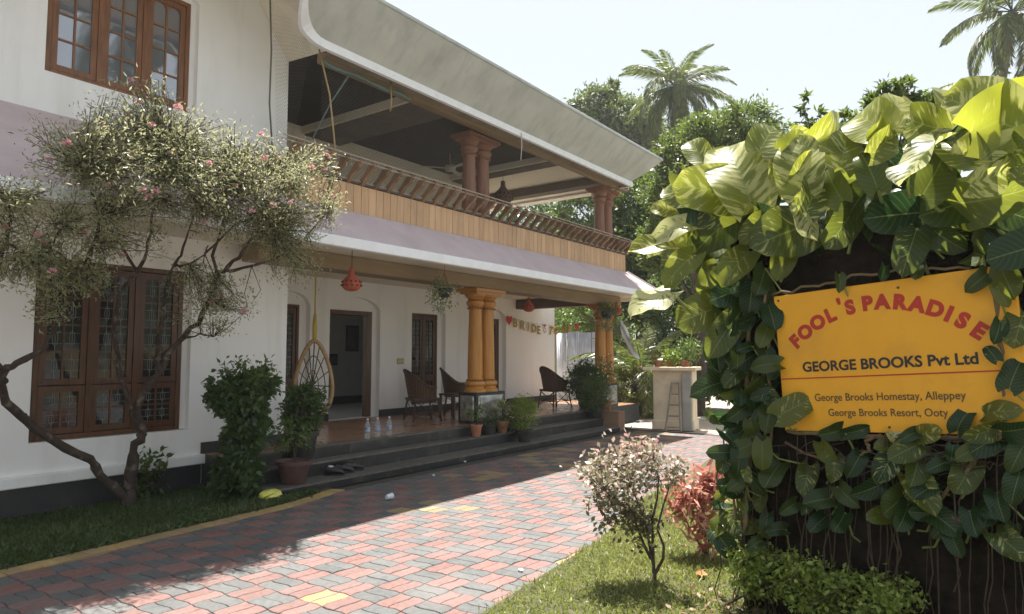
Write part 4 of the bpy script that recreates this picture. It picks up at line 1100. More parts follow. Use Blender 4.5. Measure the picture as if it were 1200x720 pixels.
# ------------------------------------------------------------------ small flowering tree by the wing wall
def pathY(pts): return [onY(u, v, y) for u, v, y in pts]
tree = empty("flowering_tree", (3.78, 7.72, 0), "small crooked pink flowered tree arching in front of the left windows", "tree")
limbs = [
 ([(152, 596, 7.72), (140, 578, 7.70), (118, 556, 7.66), (104, 540, 7.62), (62, 517, 7.55), (32, 496, 7.45), (8, 472, 7.35), (1, 450, 7.25), (4, 437, 7.15), (22, 425, 7.0), (45, 412, 6.9), (62, 392, 6.8), (78, 362, 6.65), (95, 320, 6.45), (110, 285, 6.3), (118, 250, 6.2)], .062, .018),
 ([(150, 597, 7.72), (154, 572, 7.70), (153, 545, 7.68), (157, 520, 7.66), (168, 507, 7.64)], .085, .058),
 ([(168, 507, 7.64), (158, 492, 7.62), (150, 470, 7.58), (141, 440, 7.5), (136, 408, 7.4), (133, 378, 7.3), (140, 345, 7.15), (160, 318, 6.95), (172, 295, 6.8), (176, 262, 6.6), (182, 230, 6.4), (190, 190, 6.2)], .036, .012),
 ([(168, 507, 7.64), (160, 480, 7.6), (172, 455, 7.5), (188, 434, 7.4), (195, 418, 7.35), (214, 396, 7.2), (232, 380, 7.1), (247, 352, 6.95), (252, 325, 6.8), (262, 318, 6.75), (278, 300, 6.6), (292, 285, 6.5), (303, 268, 6.4), (312, 240, 6.2), (330, 205, 6.05)], .052, .011),
 ([(188, 434, 7.4), (184, 405, 7.25), (190, 370, 7.1), (196, 330, 6.9), (205, 312, 6.8), (212, 300, 6.7), (222, 270, 6.5), (232, 230, 6.3)], .030, .010),
 ([(214, 396, 7.2), (235, 392, 7.0), (250, 395, 6.9)], .018, .009),
 ([(262, 318, 6.75), (295, 312, 6.55), (318, 305, 6.4), (338, 295, 6.25), (362, 275, 6.1), (382, 250, 5.95)], .020, .008),
 ([(254, 325, 6.8), (248, 300, 6.65), (258, 275, 6.5), (262, 250, 6.35), (270, 215, 6.2)], .020, .008),
 ([(205, 312, 6.8), (222, 310, 6.7), (240, 298, 6.6), (244, 288, 6.55)], .018, .008),
 ([(60, 515, 7.55), (45, 508, 7.45), (35, 496, 7.35), (30, 485, 7.3)], .026, .010),
 ([(4, 437, 7.15), (-20, 400, 6.95), (-22, 350, 6.8), (0, 310, 6.6), (10, 270, 6.4), (14, 235, 6.2)], .034, .012),
 ([(10, 285, 6.45), (30, 296, 6.4), (45, 302, 6.35), (60, 290, 6.3), (75, 262, 6.2)], .016, .007),
 ([(240, 298, 6.6), (275, 262, 6.35), (300, 256, 6.2), (318, 268, 6.1)], .014, .006),
 ([(160, 318, 6.95), (130, 270, 6.6), (112, 240, 6.4), (100, 200, 6.2)], .016, .006),
]
tm = MB()
ends = []
for pts, r0, r1 in limbs:
    P = pathY(pts); n = len(P)
    # jitter and subdivide for knobbly limbs
    Q = []
    for i in range(n - 1):
        for k in range(3):
            t = k / 3; q = P[i].lerp(P[i + 1], t)
            Q.append(q + Vector(rng.normal(size=3)) * (.004 + r0 * .12))
    Q.append(P[-1])
    rad = [.82 * (r0 + (r1 - r0) * i / (len(Q) - 1)) * (1 + .14 * math.sin(i * 2.1) + .10 * rng.normal()) for i in range(len(Q))]
    tm.tube(Q, rad, 9)
    ends.append(P)
auto_smooth(tm.build("trunk", BARK, tree), 60)
OLE = leafmat("oleander_leaf", [(0, (.14, .16, .07)), (.3, (.28, .30, .14)), (.65, (.40, .39, .22)), (1, (.66, .62, .48))], trans=.4, tcol=(.55, .54, .30), rough=.4, spec=.4)
def cr(u, v, y, ru, rv, ry):
    c = onY(u, v, y); dpt = (c - CAM).dot(FW) / 800.0
    return (c.x, c.y, c.z, ru * dpt * 1.0, ry, rv * dpt)
CROWN = [cr(20, 235, 6.0, 50, 32, .5), cr(25, 300, 6.2, 45, 38, .4), cr(100, 180, 6.2, 60, 42, .5), cr(170, 155, 6.1, 60, 45, .5), cr(235, 175, 6.0, 70, 45, .5), cr(310, 195, 5.9, 70, 35, .5), cr(350, 240, 5.75, 55, 38, .45),
         cr(250, 220, 5.8, 110, 48, .55), cr(200, 190, 6.0, 130, 60, .5), cr(310, 230, 5.8, 80, 45, .5), cr(150, 225, 6.0, 85, 35, .5), cr(85, 268, 6.1, 50, 32, .4), cr(150, 285, 6.3, 45, 22, .3), cr(60, 320, 6.4, 45, 30, .3), cr(290, 270, 6.0, 60, 25, .35), cr(345, 300, 5.85, 32, 40, .3), cr(105, 320, 6.4, 28, 28, .3), cr(255, 355, 6.7, 42, 32, .35), cr(225, 330, 6.7, 30, 20, .3), cr(55, 360, 6.6, 20, 20, .2), cr(375, 190, 5.85, 28, 20, .25), cr(175, 110, 6.1, 30, 18, .3), cr(140, 130, 6.2, 40, 20, .3)]
# twigs reach from the limbs into the crown and carry the leaves
limb_pts = np.array([p for P in ends for p in P if p.z > 1.8])
blobs = np.array(CROWN); pr = blobs[:, 3] * blobs[:, 5]; pr /= pr.sum()
NT = 2000
bi = rng.choice(len(blobs), NT, p=pr)
tips = blobs[bi, :3] + unit(NT) * blobs[bi, 3:] * (rng.random((NT, 1)) ** .45)
tw = MB(); LP = []; LA = []
for t in tips:
    d = np.linalg.norm(limb_pts - t, axis=1); s = limb_pts[d.argmin()]
    v = t - s; L = np.linalg.norm(v)
    if L > .9: s = t - v / L * .9; L = .9
    mid = (s + t) / 2 + rng.normal(size=3) * .05
    tw.tube([s, mid, t], [.006, .004, .0022], 4, False)
    nl = int(rng.integers(20, 36)); k = rng.random(nl) ** .7 * .8 + .2
    base = s + (t - s) * k[:, None] + rng.normal(size=(nl, 3)) * .06
    LP.append(base); LA.append((t - s) / max(L, .05) * .7 + rng.normal(size=(nl, 3)) * .65)
tag(tw.build("twigs", DBARK, tree), kind="stuff")
LP = np.concatenate(LP); LA = np.concatenate(LA); n = len(LP)
leaf_cloud("crown", OLE, LP, LA, rng.normal(size=(n, 3)) * .8 + [0, 0, .6], rng.uniform(.026, .062, n), rng.uniform(.009, .016, n), np.clip(rng.random(n) * .8 + np.clip((LP[:, 2] - 3.2) * .12, -.15, .2), 0, 1), tree, bend=.1)
PET = leafmat("pink_petal", [(0, (.60, .28, .30)), (1, (.78, .50, .50))], trans=.3, tcol=(.7, .3, .35))
fl_t = tips[rng.choice(NT, 70, replace=False)]
flm = []
rr = rng.random(40)
me_f = None
def flower_mesh():
    n = 26; d = unit(n); d[:, 2] = np.abs(d[:, 2]) * .8
    o = leaf_cloud("flower", PET, d * .012, d, unit(n), .032, .024, rng.random(n)); me = o.data; bpy.data.objects.remove(o); return me
FM = [flower_mesh() for _ in range(3)]
for k, t in enumerate(fl_t): link("flower", FM[k % 3], tree, t + np.array([0, -.02, .02]), tuple(rng.uniform(-.5, .5, 3)), (.75 + .3 * rng.random(),) * 3)
# shrub at its foot
e = empty("seedling", onZ(170, 585), "leafy green seedling at the foot of the crooked tree", "plant")
stems(e, e.location.x, e.location.y, 0, .40, 5, .16, .007)
bush_leaves(e, [(e.location.x, e.location.y, .30, .17, .15, .2)], 260, .10, .045, FOL_MID, spread=.4)
# clipped hedge shrub
e = empty("hedge_shrub", (4.62, 7.12, 0), "tall dark clipped shrub standing in front of the left end of the steps", "shrub")
stems(e, 4.62, 7.12, 0, 1.2, 9, .25, .014)
HB = [(*onY(284, 462, 7.1), .32, .26, .24), (*onY(288, 500, 7.1), .24, .26, .30), (*onY(284, 545, 7.1), .27, .26, .28), (*onY(278, 572, 7.1), .26, .24, .16), (*onY(264, 448, 7.1), .14, .2, .12), (*onY(306, 446, 7.1), .13, .2, .12)]
bush_leaves(e, HB, 6800, .09, .05, FOL_DARK, spread=.13, up=.5, droop=.25)
tag(bush_leaves(e, [(*onY(288, 436, 7.1), .28, .22, .06)], 260, .07, .035, FOL_MID, spread=.4, name="top_growth")[0], kind="stuff")

# ------------------------------------------------------------------ variegated shrub, red shrub, low shrubs on the right lawn
def twiggy(name, label, base, trunkpts, blobs, ntw, per, L, W, mat, r0, bark=DBARK, rb=None, cat="shrub", jit=.03):
    e = empty(name, base, label, cat)
    mb = MB(); cand = []
    for P in trunkpts:
        P = [Vector(p) for p in P]; rad = [r0 * (1 - .75 * i / (len(P) - 1)) for i in range(len(P))]
        mb.tube(P, rad, 7); cand += P[1:]
    cand = np.array(cand); blobs = np.array(blobs); pr = blobs[:, 3] * blobs[:, 5]; pr = pr / pr.sum()
    bi = rng.choice(len(blobs), ntw, p=pr); tips = blobs[bi, :3] + unit(ntw) * blobs[bi, 3:] * rng.random((ntw, 1)) ** .45
    A = []; B = []
    for t in tips:
        d = np.linalg.norm(cand - t, axis=1); s = cand[d.argmin()]; v = t - s; Lt = np.linalg.norm(v) + 1e-6
        mb.tube([s, (s + t) / 2 + rng.normal(size=3) * .02, t], [r0 * .25, r0 * .18, r0 * .1], 4, False)
        k = rng.random(per) * .7 + .3
        A.append(s + v * k[:, None] + rng.normal(size=(per, 3)) * jit); B.append(v / Lt * .4 + rng.normal(size=(per, 3)) * .7)
    mb.build("stem", bark, e)
    A = np.concatenate(A); B = np.concatenate(B); n = len(A)
    tone = rng.random(n) * .6 + .2 + (rb(A) if rb else 0)
    leaf_cloud("foliage", mat, A, B, rng.normal(size=(n, 3)) * .7 + [0, 0, .7], L * rng.uniform(.6, 1.2, n), W * rng.uniform(.7, 1.2, n), np.clip(tone, 0, 1), e, bend=.1)
    return e
SB = onZ(768, 682)
def sh(u, v, dy=0.0):   # a point near the shrub's own distance
    D = (SB - CAM).dot(FW); return onD(u, v, D + dy)
SNOW = leafmat("snowbush_leaf", [(0, (.05, .065, .025)), (.42, (.15, .15, .07)), (.60, (.38, .34, .24)), (.88, (.62, .52, .46)), (1, (.62, .30, .30))], trans=.3, tcol=(.5, .42, .25))
def blob(u, v, dy, ru, rv, ry):
    c = sh(u, v, dy); k = (c - CAM).dot(FW) / 800
    return (c.x, c.y, c.z, ru * k, ry, rv * k)
twiggy("snow_bush", "pink and cream leaved shrub standing alone on the lawn edge", SB,
       [[sh(768, 684), sh(767, 670), sh(762, 645, .03), sh(758, 620, .05), sh(748, 590, .1), sh(735, 560, .12), sh(722, 545, .15)], [sh(766, 672), sh(765, 640), sh(764, 610), sh(770, 585, -.05), sh(772, 560, -.08), sh(765, 535, -.1)],
        [sh(768, 672), sh(777, 655, -.04), sh(778, 640, -.05), sh(770, 620, -.05), sh(778, 590, -.08), sh(788, 560, -.1), sh(795, 545, -.12)], [sh(763, 655), sh(755, 640), sh(740, 600, -.1), sh(722, 585, -.15), sh(708, 575, -.2)]],
       [blob(738, 550, 0, 52, 34, .24), blob(706, 562, .05, 36, 28, .22), blob(775, 552, -.05, 26, 28, .2), blob(735, 522, 0, 52, 12, .2), blob(725, 592, 0, 45, 16, .18), blob(755, 615, 0, 34, 22, .14), blob(690, 545, .05, 26, 12, .15), blob(712, 615, 0, 22, 12, .1)],
       200, 10, .048, .030, SNOW, .013, rb=lambda A: np.clip((A[:, 2] - .72) * 1.1, -.45, .5), jit=.045)
RB = onZ(826, 652); D0 = (RB - CAM).dot(FW)
def rs(u, v, d=0.0): return onD(u, v, D0 + d)
def rblob(u, v, d, ru, rv, ry):
    c = rs(u, v, d); k = (c - CAM).dot(FW) / 800; return (c.x, c.y, c.z, ru * k, ry, rv * k)
REDL = leafmat("red_leaf", [(0, (.14, .12, .05)), (.3, (.42, .14, .09)), (.5, (.64, .27, .21)), (1, (.82, .66, .54))], trans=.3, tcol=(.60, .30, .22))
twiggy("red_leaf_shrub", "red and cream leaved shrub beside the left edge of the vine pillar", RB,
       [[rs(828, 654), rs(826, 625), rs(818, 600), rs(808, 580)], [rs(829, 654), rs(832, 620), rs(838, 590), rs(836, 570)], [rs(827, 650), rs(815, 630), rs(800, 605)]],
       [rblob(812, 580, 0, 26, 26, .2), rblob(835, 565, 0, 22, 18, .18), rblob(800, 600, -.1, 18, 14, .15), rblob(828, 625, -.05, 16, 22, .15)], 110, 7, .11, .036, REDL, .010, jit=.05)
LOWG = leafmat("low_shrub_leaf", [(0, (.11, .17, .035)), (.5, (.28, .36, .07)), (1, (.48, .52, .16))], trans=.4)
for k, (u, v, D, ru, rv, lab, nn) in enumerate([(890, 655, 4.3, 45, 16, "low light green shrub at the left foot of the vine pillar", 130), (955, 668, 4.0, 45, 18, "low light green shrub in the middle under the sign", 130), (1030, 690, 3.75, 55, 22, "low light green shrub at the right under the sign", 150)]):
    c = onD(u, v, D); kk = D / 800; base = Vector((c.x, c.y, 0))
    tp = [[base + Vector(rng.normal(size=3) * [.12, .12, 0]), base.lerp(c, .5) + Vector(rng.normal(size=3) * .08), c + Vector(rng.normal(size=3) * [.12, .16, .05])] for _ in range(7)]
    twiggy("low_shrub", lab, base, tp, [(c.x, c.y, c.z, ru * kk, ru * kk, rv * kk), (c.x, c.y, c.z * .6, ru * kk * .9, ru * kk * .9, rv * kk)], nn, 14, .042, .022, LOWG, .009, bark=BARK, jit=.025)["group"] = "low shrubs under the sign"
# leaf litter and twigs at the pillar's foot
nl = 900; pos = np.stack([rng.uniform(3.3, 4.7, nl), rng.uniform(-.6, 1.9, nl), np.full(nl, .02)], 1)
tag(leaf_cloud("leaf_litter", leafmat("litter", [(0, (.10, .06, .03)), (1, (.28, .17, .09))], trans=.1), pos, unit(nl) * [1, 1, .2], np.tile([0, 0, 1.], (nl, 1)) + rng.normal(size=(nl, 3)) * .3, .06, .03, rng.random(nl)), "brown leaf litter under the low shrubs by the pillar", "leaf litter", kind="stuff")

# ------------------------------------------------------------------ vine pillar, sign, pothos
ex = Vector((-.254, -.967, 0)).normalized(); en = Vector((ex.y, -ex.x, 0))     # reading direction and face normal
SC = Vector((4.274, .537, 1.625))
FACE = SC - en * .03
pil = empty("gate_pillar", FACE + ex * .2 - en * .4 - Vector((0, 0, 1.625)), "dark rough gate pillar wall behind the yellow sign and the vines", "pillar")
N_, M_ = 30, 30; vs = []; fs = []
PIL = pm("root_mat", (.012, .009, .007), (.028, .021, .015), scale=14, rough=1.0, bump=1.0, bscale=40, spec=.1)
L0, L1, HT, TH = -.98, .92, 2.45, .62
def pil_surf(s, z, side):
    d = .035 * math.sin(s * 9 + z * 3) * math.sin(z * 7 + s * 2) + .02 * math.sin(s * 23 + z * 17)
    return d
for i in range(N_ + 1):
    for j in range(M_ + 1):
        s = L0 + (L1 - L0) * i / N_; z = HT * j / M_; p = FACE + ex * s - en * (.05 + pil_surf(s, z, 0)); vs.append((p.x, p.y, z))
for i in range(N_):
    for j in range(M_): fs.append((i * (M_ + 1) + j, (i + 1) * (M_ + 1) + j, (i + 1) * (M_ + 1) + j + 1, i * (M_ + 1) + j + 1))
m = MB().add(vs, fs)
a = FACE + ex * L0 - en * .11; b = FACE + ex * L1 - en * .11; c = b - en * TH; d = a - en * TH
m.add([(a.x, a.y, 0), (b.x, b.y, 0), (c.x, c.y, 0), (d.x, d.y, 0), (a.x, a.y, HT), (b.x, b.y, HT), (c.x, c.y, HT), (d.x, d.y, HT)], [(4, 5, 6, 7), (0, 1, 5, 4), (1, 2, 6, 5), (2, 3, 7, 6), (3, 0, 4, 7)])
m.build("pillar_core", PIL, pil)

rot = Matrix((( ex.x, 0, en.x), (ex.y, 0, en.y), (0, 1, 0))).to_4x4()
SM = Matrix.Translation(SC) @ rot @ Matrix.Rotation(R(3.6), 4, 'Z')
sign = empty("sign_board", SC, "yellow sign board with red arched lettering fixed on the vine covered pillar", "sign")
sign.matrix_world = SM
SIGNY = pm("sign_yellow", (.76, .36, .012), (.72, .33, .011), scale=5, rough=.55, dirt=(.52, .25, .03), dscale=4, damt=.55, bump=.05, bscale=8)
SRED = pm("sign_red", (.46, .030, .014), rough=.6); SBLK = pm("sign_black", (.02, .022, .022), rough=.6); SBRN = pm("sign_brown", (.085, .062, .025), rough=.6)
def slink(name, me, x, y, rz=0, z=.0145):
    o = link(name, me, sign); o.location = (x, y, z); o.rotation_euler = (0, 0, rz); return o
panel = link("panel", MB().box(-.63, .63, -.415, .415, -.012, .012).mesh("panel", SIGNY), sign); bevel(panel, .003)
# circle through the arch
(x1, y1), (x2, y2), (x3, y3) = (-.509, .12), (.0, .300), (.459, .092)
dd = 2 * (x1 * (y2 - y3) + x2 * (y3 - y1) + x3 * (y1 - y2))
cx = ((x1**2 + y1**2) * (y2 - y3) + (x2**2 + y2**2) * (y3 - y1) + (x3**2 + y3**2) * (y1 - y2)) / dd
cy = ((x1**2 + y1**2) * (x3 - x2) + (x2**2 + y2**2) * (x1 - x3) + (x3**2 + y3**2) * (x2 - x1)) / dd
rad = math.hypot(x1 - cx, y1 - cy)
AR = [("F", -.509), ("O", -.444), ("O", -.362), ("L", -.284), ("'", -.222), ("S", -.166), ("P", -.070), ("A", .010), ("R", .099), ("A", .184), ("D", .268), ("I", .328), ("S", .385), ("E", .452)]
for ch, x in AR:
    y = cy + math.sqrt(max(0, rad * rad - (x - cx) ** 2)); tilt = -math.asin((x - cx) / rad)
    me = text_mesh(ch, .108, SRED, .0065, .0006)
    ob = slink("letter", me, x, y + (.028 if ch == "'" else 0), tilt * .9)
def line(txt, x0, x1, y, h, mat, off, sx=None):
    me = text_mesh(txt, h, mat, off, .0006, align='LEFT')
    co = np.array([v.co[:] for v in me.vertices]); wd = co[:, 0].max() - co[:, 0].min()
    o = slink("lettering", me, x0, y); o.scale = ((x1 - x0) / wd, 1, 1); return o
line("GEORGE BROOKS Pvt Ltd", -.483, .435, -.062, .082, SBLK, .0022)
line("George Brooks Homestay, Alleppey", -.425, .361, -.238, .062, SBRN, .0004)
line("George Brooks Resort, Ooty", -.352, .272, -.325, .060, SBRN, .0004)
link("rule", MB().box(-.624, .60, -.105, -.098, .012, .0146).mesh("rule", SRED), sign)
bolt = MB().lathe([(.007, .012), (.007, .016), (.004, .019)], (0, 0, 0), 8).mesh("screw", pm("rust", (.12, .05, .025), rough=.8))
for x, y in ((-.60, .385), (.10, .37), (-.02, -.385), (.60, .385), (.6, -.385)): link("screw", bolt, sign, (x, y, 0), world=False)

# pothos leaf meshes: x across, y along (base 0 -> tip 1), z normal; uv = (across -1..1, along)
def pothos_mesh(curl, fold, wid, wave, seed):
    r = np.random.default_rng(seed); NV, NU = 11, 3
    vs = []; uv = []; fs = []
    for j in range(NV + 1):
        t = j / NV
        w_ = wid * (math.sqrt(max(0, 1 - ((t - .40) / .60) ** 2)) ** .85 if t > .40 else math.sqrt(1 - ((.40 - t) / .47) ** 2))
        if j == NV: w_ = 0.0
        for i in range(-NU, NU + 1):
            s = i / NU
            y = t - (.13 * abs(s) ** 1.5 * (1 - t) ** 2 * 1.6) * (1 if j < 3 else .6) - .0
            x = s * w_
            z = fold * abs(x) - curl * (t - .25) ** 2 + wave * math.sin(t * 9 + seed + (2 if s > 0 else 0)) * abs(s) ** 1.5
            vs.append((x, y, z)); uv.append((s, t))
    n = 2 * NU + 1
    for j in range(NV):
        for i in range(n - 1): fs.append((j * n + i, j * n + i + 1, (j + 1) * n + i + 1, (j + 1) * n + i))
    me = bpy.data.meshes.new("leaf"); me.from_pydata(vs, [], fs)
    ul = me.uv_layers.new(name="leaf")
    for lp in me.loops: ul.data[lp.index].uv = uv[lp.vertex_index]
    me.polygons.foreach_set("use_smooth", [True] * len(me.polygons)); me.materials.append(POTH); me.update(); return me
POTH = bpy.data.materials.new("pothos_leaf"); POTH.use_nodes = True
n = POTH.node_tree.nodes; l = POTH.node_tree.links; pb = n["Principled BSDF"]; pb.inputs["Roughness"].default_value = .34; pb.inputs["Specular IOR Level"].default_value = .45
uvn = n.new("ShaderNodeUVMap"); uvn.uv_map = "leaf"; sx = n.new("ShaderNodeSeparateXYZ"); l.new(uvn.outputs[0], sx.inputs[0])
oi = n.new("ShaderNodeObjectInfo"); osep = n.new("ShaderNodeSeparateColor"); l.new(oi.outputs["Color"], osep.inputs[0])
def mth(op, a, b=None, c=None):
    q = n.new("ShaderNodeMath"); q.operation = op
    for i, v in enumerate((a, b, c)):
        if v is None: continue
        if isinstance(v, (int, float)): q.inputs[i].default_value = v
        else: l.new(v, q.inputs[i])
    return q.outputs[0]
au = mth('ABSOLUTE', sx.outputs[0])
vein = mth('SUBTRACT', sx.outputs[1], mth('MULTIPLY', au, .30))
cv = n.new("ShaderNodeCombineXYZ")
l.new(mth('MULTIPLY', vein, 12.0), cv.inputs[0]); l.new(mth('MULTIPLY', sx.outputs[0], 1.1), cv.inputs[1]); l.new(mth('MULTIPLY', oi.outputs["Random"], 37.0), cv.inputs[2])
nz = n.new("ShaderNodeTexNoise"); nz.inputs["Scale"].default_value = 1.0; nz.inputs["Detail"].default_value = 5; nz.inputs["Roughness"].default_value = .62; l.new(cv.outputs[0], nz.inputs["Vector"])
thr = mth('SUBTRACT', .78, mth('MULTIPLY', osep.outputs[1], .42))
st = n.new("ShaderNodeMapRange"); st.interpolation_type = 'SMOOTHSTEP'; l.new(nz.outputs["Fac"], st.inputs[0]); l.new(thr, st.inputs[1]); l.new(mth('ADD', thr, .09), st.inputs[2])
gm = n.new("ShaderNodeMix"); gm.data_type = 'RGBA'; gm.inputs["A"].default_value = (.020, .052, .015, 1); gm.inputs["B"].default_value = (.32, .33, .035, 1); l.new(osep.outputs[0], gm.inputs["Factor"])
vm = n.new("ShaderNodeMix"); vm.data_type = 'RGBA'; vm.inputs["A"].default_value = (.36, .38, .085, 1); vm.inputs["B"].default_value = (.66, .60, .20, 1); l.new(osep.outputs[0], vm.inputs["Factor"])
pale = n.new("ShaderNodeMix"); pale.data_type = 'RGBA'; l.new(vm.outputs["Result"], pale.inputs["A"]); pale.inputs["B"].default_value = (.62, .62, .40, 1); l.new(osep.outputs[2], pale.inputs["Factor"])
c1 = n.new("ShaderNodeMix"); c1.data_type = 'RGBA'; l.new(st.outputs[0], c1.inputs["Factor"]); l.new(gm.outputs["Result"], c1.inputs["A"]); l.new(pale.outputs["Result"], c1.inputs["B"])
rib = n.new("ShaderNodeMapRange"); l.new(au, rib.inputs[0]); rib.inputs[1].default_value = .012; rib.inputs[2].default_value = .05; rib.inputs[3].default_value = .55; rib.inputs[4].default_value = 0
c2 = n.new("ShaderNodeMix"); c2.data_type = 'RGBA'; l.new(rib.outputs[0], c2.inputs["Factor"]); l.new(c1.outputs["Result"], c2.inputs["A"]); c2.inputs["B"].default_value = (.30, .36, .12, 1)
vl = n.new("ShaderNodeMath"); vl.operation = 'SINE'; l.new(mth('MULTIPLY', vein, 58.0), vl.inputs[0])
vr = n.new("ShaderNodeMapRange"); l.new(vl.outputs[0], vr.inputs[0]); vr.inputs[1].default_value = .55; vr.inputs[2].default_value = 1.0; vr.inputs[3].default_value = 0; vr.inputs[4].default_value = .11
c3 = n.new("ShaderNodeMix"); c3.data_type = 'RGBA'; l.new(vr.outputs[0], c3.inputs["Factor"]); l.new(c2.outputs["Result"], c3.inputs["A"]); c3.inputs["B"].default_value = (.34, .40, .14, 1)
be = n.new("ShaderNodeMapRange"); l.new(mth('ADD', mth('MAXIMUM', au, mth('MULTIPLY', sx.outputs[1], .98)), mth('MULTIPLY', nz.outputs["Fac"], .42)), be.inputs[0]); be.inputs[1].default_value = 1.26; be.inputs[2].default_value = 1.36; be.inputs[3].default_value = 0; be.inputs[4].default_value = .8
c4 = n.new("ShaderNodeMix"); c4.data_type = 'RGBA'; l.new(be.outputs[0], c4.inputs["Factor"]); l.new(c3.outputs["Result"], c4.inputs["A"]); c4.inputs["B"].default_value = (.24, .15, .06, 1)
c2 = c4
l.new(c2.outputs["Result"], pb.inputs["Base Color"])
wv_ = n.new("ShaderNodeMath"); wv_.operation = 'SINE'; l.new(mth('MULTIPLY', vein, 75.0), wv_.inputs[0])
bp = n.new("ShaderNodeBump"); bp.inputs["Strength"].default_value = .07; bp.inputs["Distance"].default_value = .01; l.new(wv_.outputs[0], bp.inputs["Height"]); l.new(bp.outputs[0], pb.inputs["Normal"])
tl = n.new("ShaderNodeBsdfTranslucent"); tmx = n.new("ShaderNodeMix"); tmx.data_type = 'RGBA'; tmx.blend_type = 'MIX'; l.new(mth('MULTIPLY', osep.outputs[0], .9), tmx.inputs["Factor"]); tmx.inputs["B"].default_value = (.74, .78, .06, 1); l.new(c2.outputs["Result"], tmx.inputs["A"]); l.new(tmx.outputs["Result"], tl.inputs[0])
ms = n.new("ShaderNodeMixShader"); ms.inputs[0].default_value = .5; l.new(pb.outputs[0], ms.inputs[1]); l.new(tl.outputs[0], ms.inputs[2]); l.new(ms.outputs[0], n["Material Output"].inputs[0])
PMESH = [pothos_mesh(.22, .30, .36, .08, 11), pothos_mesh(.9, .4, .32, .06, 12), pothos_mesh(.3, .10, .40, .09, 13), pothos_mesh(.30, .25, .35, .05, 1), pothos_mesh(.5, .35, .33, .07, 2), pothos_mesh(.16, .18, .38, .045, 3), pothos_mesh(.65, .55, .34, .07, 4), pothos_mesh(.4, .35, .30, .05, 5), pothos_mesh(.8, .25, .36, .06, 6)]
poth = empty("pothos_vine", FACE + ex * .1 - en * .2 - Vector((0, 0, 1.625)), "giant variegated pothos vine smothering the gate pillar above the sign", "vine")
STEM = []
def pface(u, v, off):
    """point on the pillar's face plane pushed out by off"""
    d = ray(u, v); P0 = FACE + en * off; t = (P0 - CAM).dot(en) / d.dot(en); return CAM + d * t
nleaf = 0
def leaf(u, v, Lpx, ang, off, kind, pitch=0.0, roll=0.0, D=None, mesh=None):
    global nleaf
    P = pface(u, v, off) if D is None else onD(u, v, D)
    D_ = (P - CAM).dot(FW); L = Lpx * D_ / 800
    if math.sin(R(ang)) < .25: pitch -= 22
    else: pitch += 12
    a = R(ang); axis = (RT * math.cos(a) + UP * math.sin(a)); view = (CAM - P).normalized()
    nrm = view
    axis = (axis - view * axis.dot(view)).normalized()
    axis2 = (axis * math.cos(R(pitch)) - view * math.sin(R(pitch))).normalized()   # + pitch: tip goes away
    nrm = (view * math.cos(R(pitch)) + axis * math.sin(R(pitch))).normalized()
    sd = axis2.cross(nrm); q = Matrix((( sd.x, axis2.x, nrm.x), (sd.y, axis2.y, nrm.y), (sd.z, axis2.z, nrm.z))).to_4x4() @ Matrix.Rotation(R(roll), 4, 'Y')
    base = P - axis2 * L * .5
    o = bpy.data.objects.new("leaf", PMESH[rng.integers(0, 9)] if mesh is None else PMESH[3 + mesh if rng.random() < .6 else rng.integers(0, 9)]); COL.objects.link(o); o.parent = poth
    Lw = L * (1 + rng.normal() * .05)
    o.matrix_local = Matrix.Translation(base - poth.location) @ q @ Matrix.Diagonal((Lw, Lw, Lw, 1))
    y = {'y': (.42, .70, .25), 'v': (.2, .52, .15), 'g': (.05, .2, .2), 'd': (.0, .05, .2), 'p': (.3, .95, .6), 'l': (.30, .52, .2)}[kind]
    o.color = (min(1, max(0, y[0] + rng.normal() * .1)), min(1, max(0, y[1] + rng.normal() * .1)), y[2], 1)
    nleaf += 1
    if off > .0 and kind not in 'yl' and (nleaf % 2 == 0 or L > .25):
        tgt = P - en * (off + .02) - Vector((0, 0, .12)) + ex * rng.normal() * .08
        STEM.append((base, base.lerp(tgt, .5) + Vector((0, 0, -.05)), tgt, .0055 if L < .25 else .009))
    return o
